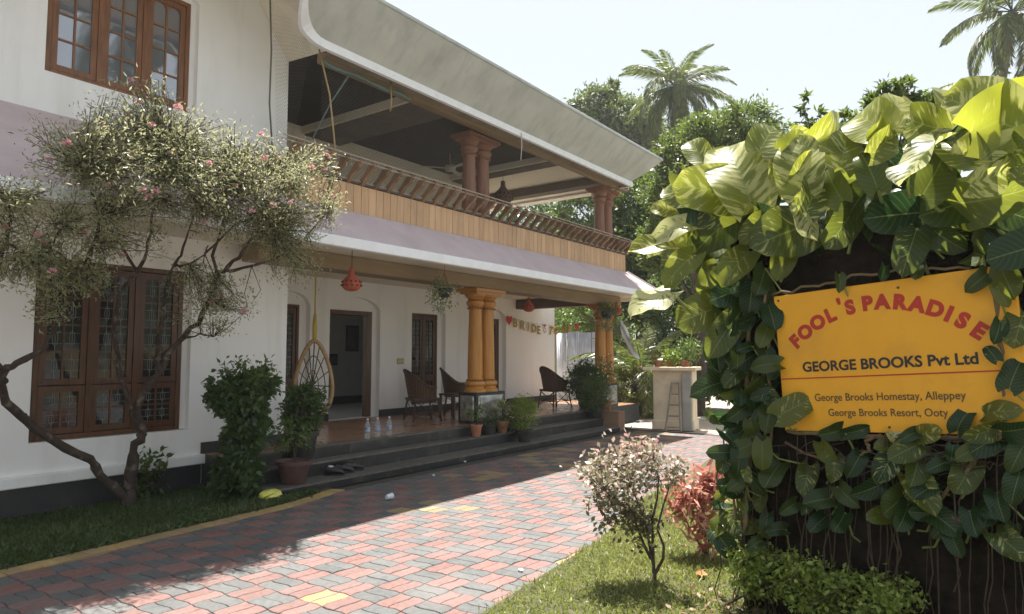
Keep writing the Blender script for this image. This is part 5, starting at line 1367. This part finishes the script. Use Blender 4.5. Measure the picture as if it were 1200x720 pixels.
BIG = [(863, 193, 112, 112, .05, 'y', 15, 8, 2), (937, 188, 88, 95, .05, 'y', 18, -12, 2), (985, 152, 85, 25, -.1, 'y', 40, 0, 0), (1015, 140, 95, 150, -.1, 'y', 40, 10, 0), (1078, 145, 100, 165, -.15, 'y', 35, -8, 2), (1140, 128, 130, 155, -.1, 'y', 25, 5, 2), (1185, 135, 120, 25, -.1, 'y', 30, 0, 0), (1110, 110, 60, 100, -.3, 'l', 30, 20, 1),
 (1018, 195, 68, 112, .12, 'd', 5, 10, 2), (1074, 188, 88, 222, .22, 'p', -20, 68, 0), (1048, 252, 82, 185, .25, 'd', -10, 15, 2), (1066, 294, 74, 252, .28, 'v', -10, 0, 2), (1150, 236, 105, 5, .25, 'v', -10, 25, 1), (1120, 240, 80, 195, .15, 'g', 0, 20, 2), (985, 270, 72, 238, .2, 'v', 0, -20, 1), (922, 272, 92, 198, .22, 'v', -5, 20, 1), (918, 305, 62, 250, .15, 'd', -5, 5, 2),
 (832, 222, 92, 172, .1, 'y', 10, 20, 2), (848, 262, 82, 210, .2, 'g', 0, 25, 2), (862, 232, 75, 40, .12, 'l', 15, 20, 1), (787, 268, 60, 190, .1, 'p', 10, 40, 0), (765, 287, 66, 178, .15, 'y', 5, 50, 4), (795, 315, 62, 222, .15, 'l', -5, 20, 1), (862, 312, 60, 228, .22, 'y', -5, 25, 1), (762, 352, 70, 203, .3, 'p', -10, 55, 4), (820, 368, 74, 200, .25, 'v', -5, 10, 2), (846, 395, 66, 236, .28, 'v', -10, 8, 2), (852, 345, 52, 200, .15, 'd', 0, 10, 2),
 (833, 452, 48, 195, .2, 'g', -10, 25, 1), (1190, 295, 72, 195, .2, 'd', -5, 15, 2), (955, 222, 70, 70, .05, 'l', 20, 20, 1), (905, 225, 60, 250, .15, 'g', 0, 30, 1), (975, 215, 60, 120, 0, 'l', 15, -20, 0), (1170, 205, 70, 20, .05, 'l', 15, 25, 1), (1185, 250, 70, 340, .1, 'g', 0, 10, 2), (945, 250, 66, 262, .2, 'p', 0, 55, 3), (885, 268, 55, 215, .15, 'v', 0, 15, 1), (1095, 205, 70, 60, .05, 'g', 20, 15, 2), (1005, 235, 58, 230, .12, 'g', 0, 20, 1), (1100, 275, 60, 320, .1, 'g', 0, 20, 1),
 (815, 175, 50, 130, -.1, 'y', 25, 10, 0), (1040, 165, 60, 40, 0, 'l', 25, 20, 1), (1120, 170, 75, 140, .0, 'l', 25, 10, 1), (900, 160, 70, 60, -.2, 'y', 40, 0, 2), (1050, 128, 70, 60, -.3, 'y', 40, 10, 2), (1165, 165, 80, 30, -.05, 'y', 20, -15, 1), (795, 225, 55, 160, 0, 'l', 15, 20, 1), (812, 290, 60, 190, .1, 'g', 0, 25, 1), (780, 245, 40, 170, .0, 'y', 10, 30, 0), (990, 172, 66, 80, -.05, 'y', 25, 15, 2), (1200, 180, 70, 80, -.1, 'y', 25, 0, 2)]
for u, v, L, a_, off, k, pt, rl, me in BIG:
    off = (off + .22 + (.10 if v < 175 else 0)) if v < 225 or u < 800 else off * .55
    L *= .88
    leaf(u, v, L, a_, off, k, pt, rl, mesh=me)
MIDL = [(895, 395, 34, 250, 'g'), (905, 372, 34, 300, 'd'), (878, 420, 40, 230, 'g'), (900, 425, 32, 270, 'd'), (885, 450, 36, 240, 'g'), (905, 470, 34, 300, 'v'), (930, 478, 42, 10, 'v'), (900, 490, 34, 260, 'g'), (870, 480, 34, 220, 'g'), (860, 440, 34, 210, 'v'), (880, 350, 40, 260, 'd'), (865, 370, 36, 240, 'g'), (893, 330, 36, 270, 'd'),
 (978, 507, 30, 195, 'g'), (1005, 506, 28, 10, 'g'), (1050, 515, 30, 320, 'p'), (1088, 508, 30, 10, 'v'), (1066, 510, 24, 190, 'g'), (1128, 490, 34, 60, 'g'), (1150, 508, 34, 190, 'v'), (1172, 482, 40, 5, 'v'), (1190, 505, 40, 350, 'd'), (1190, 435, 44, 80, 'd'), (1194, 384, 48, 250, 'v'), (1170, 388, 26, 250, 'd'), (1146, 330, 28, 210, 'd'), (1174, 347, 26, 290, 'g'), (1162, 414, 22, 150, 'g'), (1075, 318, 22, 260, 'd'), (1035, 320, 20, 250, 'd'), (985, 330, 20, 280, 'd'), (1180, 330, 36, 300, 'g'),
 (945, 562, 40, 260, 'v'), (905, 556, 38, 240, 'g'), (978, 547, 30, 265, 'v'), (1002, 545, 32, 250, 'g'), (1040, 543, 40, 225, 'v'), (1075, 545, 46, 260, 'v'), (1062, 528, 38, 200, 'v'), (1025, 572, 42, 210, 'g'), (1080, 575, 50, 300, 'v'), (1050, 590, 46, 240, 'g'), (965, 585, 44, 200, 'g'), (960, 612, 30, 230, 'g'), (985, 612, 30, 250, 'g'), (1030, 605, 34, 200, 'v'), (1060, 605, 36, 260, 'g'), (1105, 610, 50, 320, 'g'), (1130, 560, 40, 240, 'v'), (1155, 520, 44, 190, 'g'), (1135, 530, 36, 230, 'g'), (1185, 640, 44, 320, 'v'), (1140, 615, 36, 290, 'd'), (1118, 635, 30, 300, 'd'), (948, 590, 26, 240, 'g'), (925, 595, 24, 210, 'g'), (990, 580, 34, 300, 'g'), (1190, 570, 38, 250, 'd'), (1170, 590, 32, 270, 'd'), (1100, 545, 32, 190, 'g'), (1195, 530, 42, 240, 'g')]
for u, v, L, a_, k in MIDL: leaf(u, v, L, a_ + rng.normal() * 8, .06 + .05 * rng.random(), k, rng.normal() * 10 - 10, rng.normal() * 18)
# climbing leaves down the left edge of the pillar
for k in range(100):
    v = rng.uniform(300, 640); u = 868 + rng.normal() * 20 - max(0, (420 - v)) * .12; leaf(u, v, rng.uniform(18, 36), rng.uniform(180, 320), rng.uniform(-.1, .16), rng.choice(['g', 'd', 'd', 'g', 'v']), rng.normal() * 20, rng.normal() * 25)
# filler behind and on top of the crown
for k in range(75):
    u = rng.uniform(790, 1215); top = 175 - (u - 800) * .10 if u > 830 else 215; v = rng.uniform(top, 300)
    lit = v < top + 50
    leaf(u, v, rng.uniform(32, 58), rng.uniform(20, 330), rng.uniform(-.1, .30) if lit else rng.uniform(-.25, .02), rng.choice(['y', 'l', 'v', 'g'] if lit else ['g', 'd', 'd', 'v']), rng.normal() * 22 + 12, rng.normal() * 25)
for k in range(14):
    u = rng.uniform(960, 1215); v = rng.uniform(515, 630); leaf(u, v, rng.uniform(20, 36), rng.uniform(180, 330), rng.uniform(.0, .1), rng.choice(['g', 'd', 'v']), rng.normal() * 18, rng.normal() * 20)
# leaves turning the right end of the pillar
for k in range(34):
    q = FACE + ex * rng.uniform(.72, 1.0) + en * rng.uniform(-.3, .06); z = rng.uniform(.5, 2.75); d = Vector((q.x, q.y, z)) - CAM; w_ = d.dot(FW)
    leaf(600 + 800 * d.dot(RT) / w_, 360 - 800 * d.dot(UP) / w_, rng.uniform(30, 60), rng.uniform(200, 340), 0, rng.choice(['g', 'd', 'v'] if z < 2.3 else ['y', 'l']), rng.normal() * 18, rng.normal() * 25, D=w_)
s = MB()
for a, b, c, r_ in STEM: s.tube([a, b, c], [r_, r_, r_ * 1.1], 5, False)
tag(s.build("petiole", pm("petiole", (.16, .23, .05), (.24, .26, .08), scale=6, rough=.5), poth, True), kind="stuff")
v_ = MB()
for (pts, r_) in [([(905, 345), (960, 335), (1010, 322), (1080, 315), (1150, 312)], .008), ([(925, 505), (985, 512), (1050, 510), (1120, 512), (1195, 508)], .013), ([(1150, 312), (1165, 345), (1172, 400), (1175, 460), (1178, 505)], .011), ([(1178, 505), (1140, 540), (1095, 595)], .011), ([(878, 300), (875, 360), (878, 420), (872, 500), (880, 560), (868, 640)], .016), ([(895, 330), (898, 400), (905, 480), (900, 560)], .010), ([(920, 520), (980, 548), (1060, 548), (1120, 540)], .007), ([(985, 545), (1020, 530), (1015, 515), (1040, 508)], .010), ([(850, 520), (840, 560), (845, 610), (835, 650)], .007), ([(860, 480), (855, 540), (862, 600), (850, 640)], .008), ([(1080, 600), (1120, 605), (1165, 630), (1195, 645)], .009)]:
    P = []
    for i in range(len(pts) - 1):
        for k in range(5):
            t = k / 5; u = pts[i][0] + (pts[i + 1][0] - pts[i][0]) * t; v = pts[i][1] + (pts[i + 1][1] - pts[i][1]) * t
            P.append(pface(u + rng.normal() * 1.5, v + rng.normal() * 1.5, .035 + .01 * math.sin(k + i)))
    v_.tube(P, r_, 6)
v_.build("vine_stem", pm("vine_stem", (.20, .13, .07), (.12, .085, .045), scale=12, rough=.8), poth, True)
ar = MB()
for k in range(46):
    u0 = rng.uniform(850, 1210); v0 = rng.uniform(505, 560); v1 = rng.uniform(690, 800); P = []
    du = rng.normal() * 12
    for i in range(9):
        t = i / 8; P.append(pface(u0 + du * t + rng.normal() * 2.5, v0 + (v1 - v0) * t, .03 + .03 * math.sin(t * 3 + k)))
    P = [q if q.z > .0 else Vector((q.x, q.y, 0)) for q in P]
    ar.tube(P, rng.uniform(.0015, .004), 4, False)
for k in range(26):
    u0 = rng.uniform(930, 1180); v0 = rng.uniform(512, 560); P = [pface(u0 + (t - 4) * rng.uniform(6, 12), v0 + rng.normal() * 3, .05 + .02 * math.sin(t)) for t in range(9)]; ar.tube(P, rng.uniform(.002, .004), 4, False)
ar.build("aerial_root", pm("aerial_root", (.10, .07, .045), (.05, .035, .022), scale=20, rough=.9), poth, True)
print("pothos leaves", nleaf)

# ------------------------------------------------------------------ far end of the drive: counter, ladder, gate
CTR = pm("counter_plaster", (.84, .70, .50), (.76, .62, .43), scale=3, rough=.85, dirt=(.38, .30, .20), dscale=1.5, damt=.5)
cw = empty("masonry_counter", (14.4, 6.05, 0), "cream plastered counter with a slab top at the end of the drive", "counter")
ca, cb = onZ(766, 503), onZ(812, 505)
ccx = Vector((cb.x - ca.x, cb.y - ca.y, 0)); wl = ccx.length; cdir = ccx.normalized(); cn_ = Vector((-cdir.y, cdir.x, 0)) * (1 if (-cdir.y) > 0 else -1)
def cbox(name, s0, s1, d0, d1, z0, z1, mat, parent, bev=.01):
    P = [ca + cdir * s0 + cn_ * d0, ca + cdir * s1 + cn_ * d0, ca + cdir * s1 + cn_ * d1, ca + cdir * s0 + cn_ * d1]
    o = MB().prism([Vector((p.x, p.y, z0)) for p in P][::-1], (0, 0, z1 - z0)).build(name, mat, parent)
    bm = bmesh.new(); bm.from_mesh(o.data); bmesh.ops.recalc_face_normals(bm, faces=bm.faces); bm.to_mesh(o.data); bm.free()
    if bev: bevel(o, bev)
    return o
cbox("body", 0, wl * 1.02, .0, .55, 0.0, 1.30, CTR, cw); cbox("base_course", -.03, wl * 1.05, -.03, .58, 0, .20, CTR, cw)
cbox("top_slab", -.20, wl * 1.12, -.16, .70, 1.302, 1.38, CTR, cw); cbox("pier", wl * .76, wl * 1.0, -.10, -.002, 0.0, 1.24, pm("grey_plaster", (.42, .40, .36), (.34, .32, .28), scale=4, rough=.9), cw)
ld = empty("wooden_ladder", ca + cdir * (wl * .45) - cn_ * .3, "grey wooden ladder leaning on the cream counter", "ladder")
LDM = pm("ladder_wood", (.30, .26, .21), (.22, .185, .145), scale=6, rough=.85)
def lp(s, z): return ca + cdir * s + cn_ * (-.50 + .38 * z / 1.05) + Vector((0, 0, z))
for s0, s1 in ((.42, .52), (.80, .70)): MB().tube([lp(wl * s0, 0.02), lp(wl * s1, 1.05)], .026, 6).build("rail", LDM, ld)
for k in range(5):
    t = (.1 + k * .22); MB().tube([lp(wl * (.42 + .1 * t), 1.05 * t), lp(wl * (.80 - .1 * t), 1.05 * t)], .020, 6).build("rung", LDM, ld)
def toppot(u, name, label, mat, n, L, W, blobs, s0):
    b = ca + cdir * s0 + cn_ * .2; e = empty(name, (b.x, b.y, 1.382), label, "potted plant")
    zt = pot(e, b.x, b.y, 1.382, .12, .14, CLAY); bush_leaves(e, [(b.x + dx, b.y + dy, 1.5 + dz, r1, r1, r2) for dx, dy, dz, r1, r2 in blobs], n, L, W, mat, spread=.35)
toppot(0, "potted_cactus_plant", "grey green bushy plant standing on the cream counter", FOL_MID, 900, .07, .03, [(0, 0, .22, .28, .26), (.1, -.1, .3, .2, .2)], wl * .80)
toppot(0, "potted_lime_plant", "yellow green leafy plant in the middle of the counter top", FOL_LIME, 120, .16, .07, [(0, 0, .1, .16, .10)], wl * .45)
toppot(0, "potted_seedling", "small dull brown plant at the left end of the counter top", leafmat("brownish", [(0, (.15, .10, .05)), (1, (.32, .24, .14))], trans=.2), 60, .12, .04, [(0, 0, .1, .10, .12)], wl * .1)
# weathered sheet metal gate beyond the porch
gz0 = onZ(655, 468); GX = 20.5
gt = empty("sheet_gate", (GX, 11.6, 0), "weathered grey corrugated sheet gate beyond the end of the porch", "gate")
GAL = pm("galvanised_sheet", (.50, .51, .54), (.36, .37, .40), scale=3, rough=.55, metallic=.3, dirt=(.22, .16, .12), dscale=2.2, damt=.6, dstretch=(2, 2, .25), dlo=.48, dhi=.7)
ga, gb = onD(652, 455, 22.5), onD(708, 455, 21.4); gtop = onD(670, 390, 22).z
for k in range(4):
    A = ga.lerp(gb, k / 4); B = ga.lerp(gb, (k + 1) / 4); vs = []; fs = []; NC = 22
    nn_ = Vector((-(B - A).y, (B - A).x, 0)).normalized()
    for i in range(NC + 1):
        q = A.lerp(B, i / NC) + nn_ * (.018 * math.cos(i * math.pi / 1.5) + (.012 if k % 2 else 0)); vs += [(q.x, q.y, 0), (q.x, q.y, gtop + (.04 if k == 1 else 0))]
    for i in range(NC): fs.append((2 * i, 2 * i + 2, 2 * i + 3, 2 * i + 1))
    o = MB().add(vs, fs).build("sheet", GAL, gt, True)
    bm = bmesh.new(); bm.from_mesh(o.data); bmesh.ops.solidify(bm, geom=bm.faces[:], thickness=.003); bm.to_mesh(o.data); bm.free()
for k in (0, 2, 4):
    q = ga.lerp(gb, k / 4); MB().tube([(q.x + .06, q.y + .06, 0), (q.x + .06, q.y + .06, gtop + .06)], .04, 8).build("post", pm("gate_post", (.20, .15, .11), rough=.8), gt)
bpaint = onD(705, 440, 21.2)

# ------------------------------------------------------------------ background trees
def bg_tree(name, label, base, trunk_top, r, blobs, n, L, W, mat, group="trees behind the house", bark=DBARK, nb=26, spread=.13, up=.35):
    e = empty(name, base, label, "tree", group)
    _, cc = bush_leaves(e, blobs, n, L, W, mat, spread=spread, up=up, name="crown", clump=max(60, n // 70))
    b = Vector(base); t = Vector(trunk_top); mb = MB()
    mb.tube([b, b.lerp(t, .5) + Vector((.15, -.1, 0)), t], [r, r * .8, r * .5], 9)
    for q in cc[rng.choice(len(cc), min(nb, len(cc)), replace=False)]:
        q = Vector(q); s = b.lerp(t, rng.uniform(.55, 1)); mb.tube([s, s.lerp(q, .5) + Vector(rng.normal(size=3)) * .15, q], [r * .3, r * .18, r * .05], 5, False)
    mb.build("trunk", bark, e, True); return e
def cb_(u, v, D, ru, rv):
    c = onD(u, v, D); k = D / 800; return (c.x, c.y, c.z, ru * k, ru * k, rv * k)
def gnd_at(u, D):
    p = onD(u, 400, D); return Vector((p.x, p.y, -.05))
FOL_FAR = leafmat("foliage_far", [(0, (.055, .075, .030)), (.5, (.12, .14, .06)), (1, (.22, .23, .12))], trans=.3)
FOL_BUSH = leafmat("foliage_mango", [(0, (.030, .055, .012)), (.5, (.075, .11, .022)), (.85, (.16, .19, .045)), (1, (.34, .30, .13))], trans=.3)
bg_tree("rain_tree", "hazy olive tree rising behind the right end of the roof", gnd_at(715, 44), onD(715, 190, 44), .35, [cb_(700, 125, 44, 30, 22), cb_(725, 150, 44, 45, 32), cb_(680, 125, 44, 14, 12), cb_(750, 165, 44, 35, 40), cb_(700, 165, 44, 25, 25), cb_(715, 105, 44, 14, 10)], 17000, .30, .14, FOL_FAR, nb=40)
bg_tree("broadleaf_tree", "olive broadleaf tree to the right of the tall coconut palm", gnd_at(835, 46), onD(835, 200, 46), .3, [cb_(830, 150, 46, 35, 14), cb_(850, 165, 46, 40, 20), cb_(868, 135, 46, 16, 10)], 9000, .30, .14, FOL_FAR)
bg_tree("mango_tree", "dense green mango tree between the roof and the vine pillar", gnd_at(815, 19), onD(815, 260, 19), .22, [cb_(800, 190, 19, 32, 32), cb_(835, 165, 19, 40, 28), cb_(870, 150, 19, 36, 26), cb_(790, 235, 19, 30, 40), cb_(830, 230, 19, 60, 55), cb_(780, 285, 19, 28, 40), cb_(895, 190, 19, 40, 40)], 42000, .15, .055, FOL_BUSH, nb=40, spread=.16)
bg_tree("dark_tree", "dark leafy tree just beyond the corner of the upper roof", gnd_at(745, 24), onD(748, 300, 24), .25, [cb_(745, 250, 24, 35, 45), cb_(720, 300, 24, 45, 60), cb_(760, 330, 24, 40, 50), cb_(775, 260, 24, 25, 40), cb_(690, 250, 24, 40, 30)], 30000, .18, .075, FOL_MID, nb=40, spread=.16)
bg_tree("dark_tree", "dark tree filling the gap above the grey sheet gate", gnd_at(680, 30), onD(680, 350, 30), .25, [cb_(640, 350, 30, 45, 40), cb_(690, 345, 30, 45, 45), cb_(660, 300, 30, 60, 40), cb_(620, 270, 30, 50, 30)], 20000, .2, .085, FOL_DARK)
bg_tree("dark_tree", "dark shady tree behind the cream counter", gnd_at(810, 21), onD(810, 380, 21), .25, [cb_(790, 370, 21, 40, 50), cb_(830, 350, 21, 40, 60), cb_(800, 430, 21, 50, 35), cb_(850, 420, 21, 45, 50), cb_(870, 300, 21, 45, 60)], 26000, .17, .07, FOL_DARK)
bg_tree("garden_bush", "tangled yellowing bush left of the cream counter", gnd_at(745, 18.5), onD(745, 450, 18.5), .06, [cb_(745, 455, 18.5, 26, 28), cb_(730, 480, 18.5, 22, 18), cb_(757, 478, 18, 16, 20)], 5200, .12, .035, leafmat("foliage_dry", [(0, (.06, .08, .02)), (.5, (.16, .17, .05)), (1, (.42, .28, .10))], trans=.35), group="bushes at the end of the drive")
bg_tree("garden_bush", "green bush behind the grey sheet gate", gnd_at(690, 26), onD(690, 400, 26), .08, [cb_(690, 385, 26, 55, 25), cb_(650, 390, 26, 45, 25), cb_(725, 400, 26, 40, 30)], 9000, .16, .06, FOL_MID, group="bushes at the end of the drive")
bg_tree("garden_tree", "thin topped green tree rising behind the sign pillar", gnd_at(1045, 9.5), onD(1045, 190, 9.5), .10, [cb_(1050, 112, 9.5, 30, 12), cb_(1035, 130, 9.5, 30, 14), cb_(1070, 125, 9.5, 22, 14), cb_(1045, 170, 9.5, 50, 30), cb_(1100, 115, 9.5, 14, 8)], 4600, .11, .042, FOL_BUSH, bark=BARK, nb=60, spread=.12)
bg_tree("garden_tree", "slender sapling tips above the left of the vine pillar", gnd_at(950, 9), onD(950, 190, 9), .06, [cb_(946, 118, 9, 8, 15), cb_(945, 138, 9, 18, 8), cb_(993, 128, 9, 10, 12), cb_(1000, 140, 9, 14, 10), cb_(965, 170, 9, 40, 25)], 1500, .11, .045, FOL_BUSH, bark=BARK, nb=50, spread=.12)
# a belt of vegetation closing the horizon
hb = []
for k in range(26):
    a = R(-100 + k * 11); d = 62 + 6 * math.sin(k * 2.1); hb.append((FW.x * 0 + d * math.cos(YAW + a), d * math.sin(YAW + a), 3.2 + math.sin(k * 1.7), 8.5, 8.5, 4.4 + .8 * math.sin(k)))
o, _ = bush_leaves(None, hb, 60000, .75, .36, FOL_FAR, spread=.10, name="distant_trees"); tag(o, "belt of far trees closing the horizon behind the garden", "trees", kind="stuff")
# palms
FROND = leafmat("palm_leaf", [(0, (.055, .075, .025)), (.5, (.12, .14, .045)), (.85, (.22, .20, .075)), (1, (.34, .26, .11))], trans=.3, rough=.35, spec=.5)
def frond_mesh(L, droop, leafL, nl, seed, hang=.5):
    r = np.random.default_rng(seed); rp = []
    for i in range(17):
        t = i / 16; ang_ = R(0) - droop * t ** 1.3
        rp.append((t, ang_))
    P = [np.array([0., 0., 0.])]
    for i in range(16):
        a_ = rp[i][1]; P.append(P[-1] + np.array([math.cos(a_), 0, math.sin(a_)]) * L / 16)
    P = np.array(P); pos = []; ax = []; nr = []; ln = []
    for k in range(nl):
        t = .12 + .88 * k / nl; f = t * 16; i = min(15, int(f)); p = P[i] + (P[i + 1] - P[i]) * (f - i); tg = (P[i + 1] - P[i]) / (L / 16)
        for s in (-1, 1):
            pos.append(p); sw_ = .55 + .3 * t
            ax.append(tg * sw_ + np.array([0, s * .85, -hang * (0.4 + r.random() * .7)]) + r.normal(size=3) * .06); nr.append(np.array([0, 0, 1]) + r.normal(size=3) * .3); ln.append(leafL * math.sin(math.pi * (t * .85 + .12)) ** .7 * r.uniform(.85, 1.1))
    o = leaf_cloud("frond", FROND, np.array(pos), np.array(ax), np.array(nr), np.array(ln), .05 * L / 4 * 1.2, np.clip(np.random.default_rng(seed).random(len(pos)) * .7 + .12, 0, 1), bend=.15)
    me = o.data; bpy.data.objects.remove(o)
    b2 = MB().tube(P, [.035 * L / 4 * (1 - .8 * i / 16) for i in range(17)], 5)
    bm = bmesh.new(); bm.from_mesh(me)
    me2 = b2.mesh("rachis", None); bm2 = bmesh.new(); bm.from_mesh(me2); bm.to_mesh(me); bm.free(); bm2.free()
    return me
FR = [frond_mesh(4.0, 1.3, .85, 85, 1, .7), frond_mesh(4.2, 2.0, .9, 85, 2, 1.0), frond_mesh(3.8, .8, .8, 85, 3, .45)]
def palm(label, base, top, r, nf, scale, group, seed, name="coconut_palm", lo=-50, hi=78):
    rr = np.random.default_rng(seed)
    e = empty(name, base, label, "palm tree", group); b = Vector(base); t = Vector(top); mb = MB(); P = []; rad_ = []
    for i in range(40):
        k = i / 39; q = b.lerp(t, k) + Vector((.3 * math.sin(k * 2.4) * 1, .3 * math.sin(k * 3), 0)) * (1 - k) * k * 2; P.append(q); rad_.append(r * (1.25 - .45 * k) * (1 + .06 * (i % 2)))
    mb.tube(P, rad_, 10); mb.build("trunk", PALMBARK, e)
    for k in range(nf):
        az = k * 2.399 + rr.normal() * .15; el = R(hi - (hi - lo) * ((k + .5) / nf) ** .9 + rr.normal() * 5)
        o = link("frond", FR[0 if el > R(35) else (1 if el < R(-5) else rr.integers(0, 2))] if True else None, e, t)
        o.rotation_euler = (rr.normal() * .2, -el, az); s_ = scale * rr.uniform(.85, 1.1); o.scale = (s_, s_, s_)
    nuts = MB()
    for k in range(9): a_ = k * .7; nuts.sphere((t.x + .35 * scale * math.cos(a_), t.y + .35 * scale * math.sin(a_), t.z - .35 * scale - .1 * (k % 3)), .14 * scale, 8, 6)
    nuts.build("coconut", pm("coconut_husk", (.13, .11, .04), (.18, .13, .06), rough=.6), e, True)
    return e
palm("tall coconut palm standing above the roof in the middle distance", gnd_at(798, 38), onD(792, 102, 38), .22, 40, .86, "coconut palms", 5)
palm("leaning coconut palm at the top right corner behind the vine", gnd_at(1130, 30), onD(1186, 14, 30), .17, 26, .88, "coconut palms", 9)
palm("young palm with arching fronds behind the far porch columns", gnd_at(752, 19), onD(752, 440, 19), .10, 16, .55, "garden palms", 12, "young_palm", 0, 80)
palm("young palm with pale fronds behind the grey sheet gate", gnd_at(702, 24), onD(706, 400, 24), .10, 12, .45, "garden palms", 14, "young_palm", 0, 80)
# pale strip standing in for a sunlit palm frond at the far columns
dr = MB(); A = onD(727, 375, 15.2); B = onD(743, 418, 15.2)
vs = []; fs = []
for i in range(9):
    t = i / 8; c = A.lerp(B, t)
    for k in range(5): q = c + Vector((.05 * math.sin(k * 1.8 + i), .06 * (k - 2) * (.6 + .5 * t), .03 * (k - 2))); vs.append(q)
for i in range(8):
    for k in range(4): fs.append((i * 5 + k, (i + 1) * 5 + k, (i + 1) * 5 + k + 1, i * 5 + k + 1))
tag(dr.add(vs, fs).build("frond_strip", pm("frond_strip_pale", (.80, .78, .74), rough=.9), None, True), "pale twisted strip standing for a sunlit palm frond hanging beside the far orange columns", "cloth")
#---REFLECTED SIDE---
# the garden behind the viewer, seen mirrored in the window panes
yw = empty("boundary_wall", (3, -14, 0), "cream boundary wall mirrored in the ground floor window panes", "wall")
bxo("wall", pm("yellow_plaster", (.60, .50, .28), (.52, .43, .24), rough=.85), yw, -12, 16, -14.2, -14.0, 0, 1.8, .02); bxo("coping", CTR, yw, -12.1, 16.1, -14.25, -13.95, 1.802, 1.9, .02)
for k, x in enumerate((-4, 11)):
    e = bg_tree("boundary_tree", ["leafy tree mirrored at the left of the ground floor window", "leafy tree mirrored at the right of the ground floor window"][k], (x, -19, 0), (x, -19, 3.5), .2, [(x, -19, 4.4, 3.4, 2.6, 1.9), (x + 2.5, -18.6, 3.6, 2.2, 2, 1.3)], 6000, .28, .12, FOL_MID, group="trees behind the viewer", nb=14)
hit = onY(165, 30, YW + .08); dv = ray(165, 30); rd = Vector((dv.x, -dv.y, dv.z)).normalized(); pt = hit + rd * 20
palm("coconut palm mirrored in the upper window panes", (pt.x, pt.y, 0), pt + Vector((0, 0, .6)), .17, 26, .85, "coconut palms", 21)
print("objects", len(bpy.data.objects))

# ------------------------------------------------------------------ hazy air
HZ = bpy.data.materials.new("haze"); HZ.use_nodes = True
hn = HZ.node_tree.nodes; hn.remove(hn["Principled BSDF"])
pv = hn.new("ShaderNodeVolumePrincipled"); pv.inputs["Color"].default_value = (.93, .95, 1.0, 1); pv.inputs["Density"].default_value = HAZE; pv.inputs["Anisotropy"].default_value = 0.2
HZ.node_tree.links.new(pv.outputs[0], hn["Material Output"].inputs["Volume"])
tag(MB().box(-140, 180, -140, 180, -1.2, 26).build("haze", HZ), "thin pale air haze over the whole garden", "haze", kind="stuff")
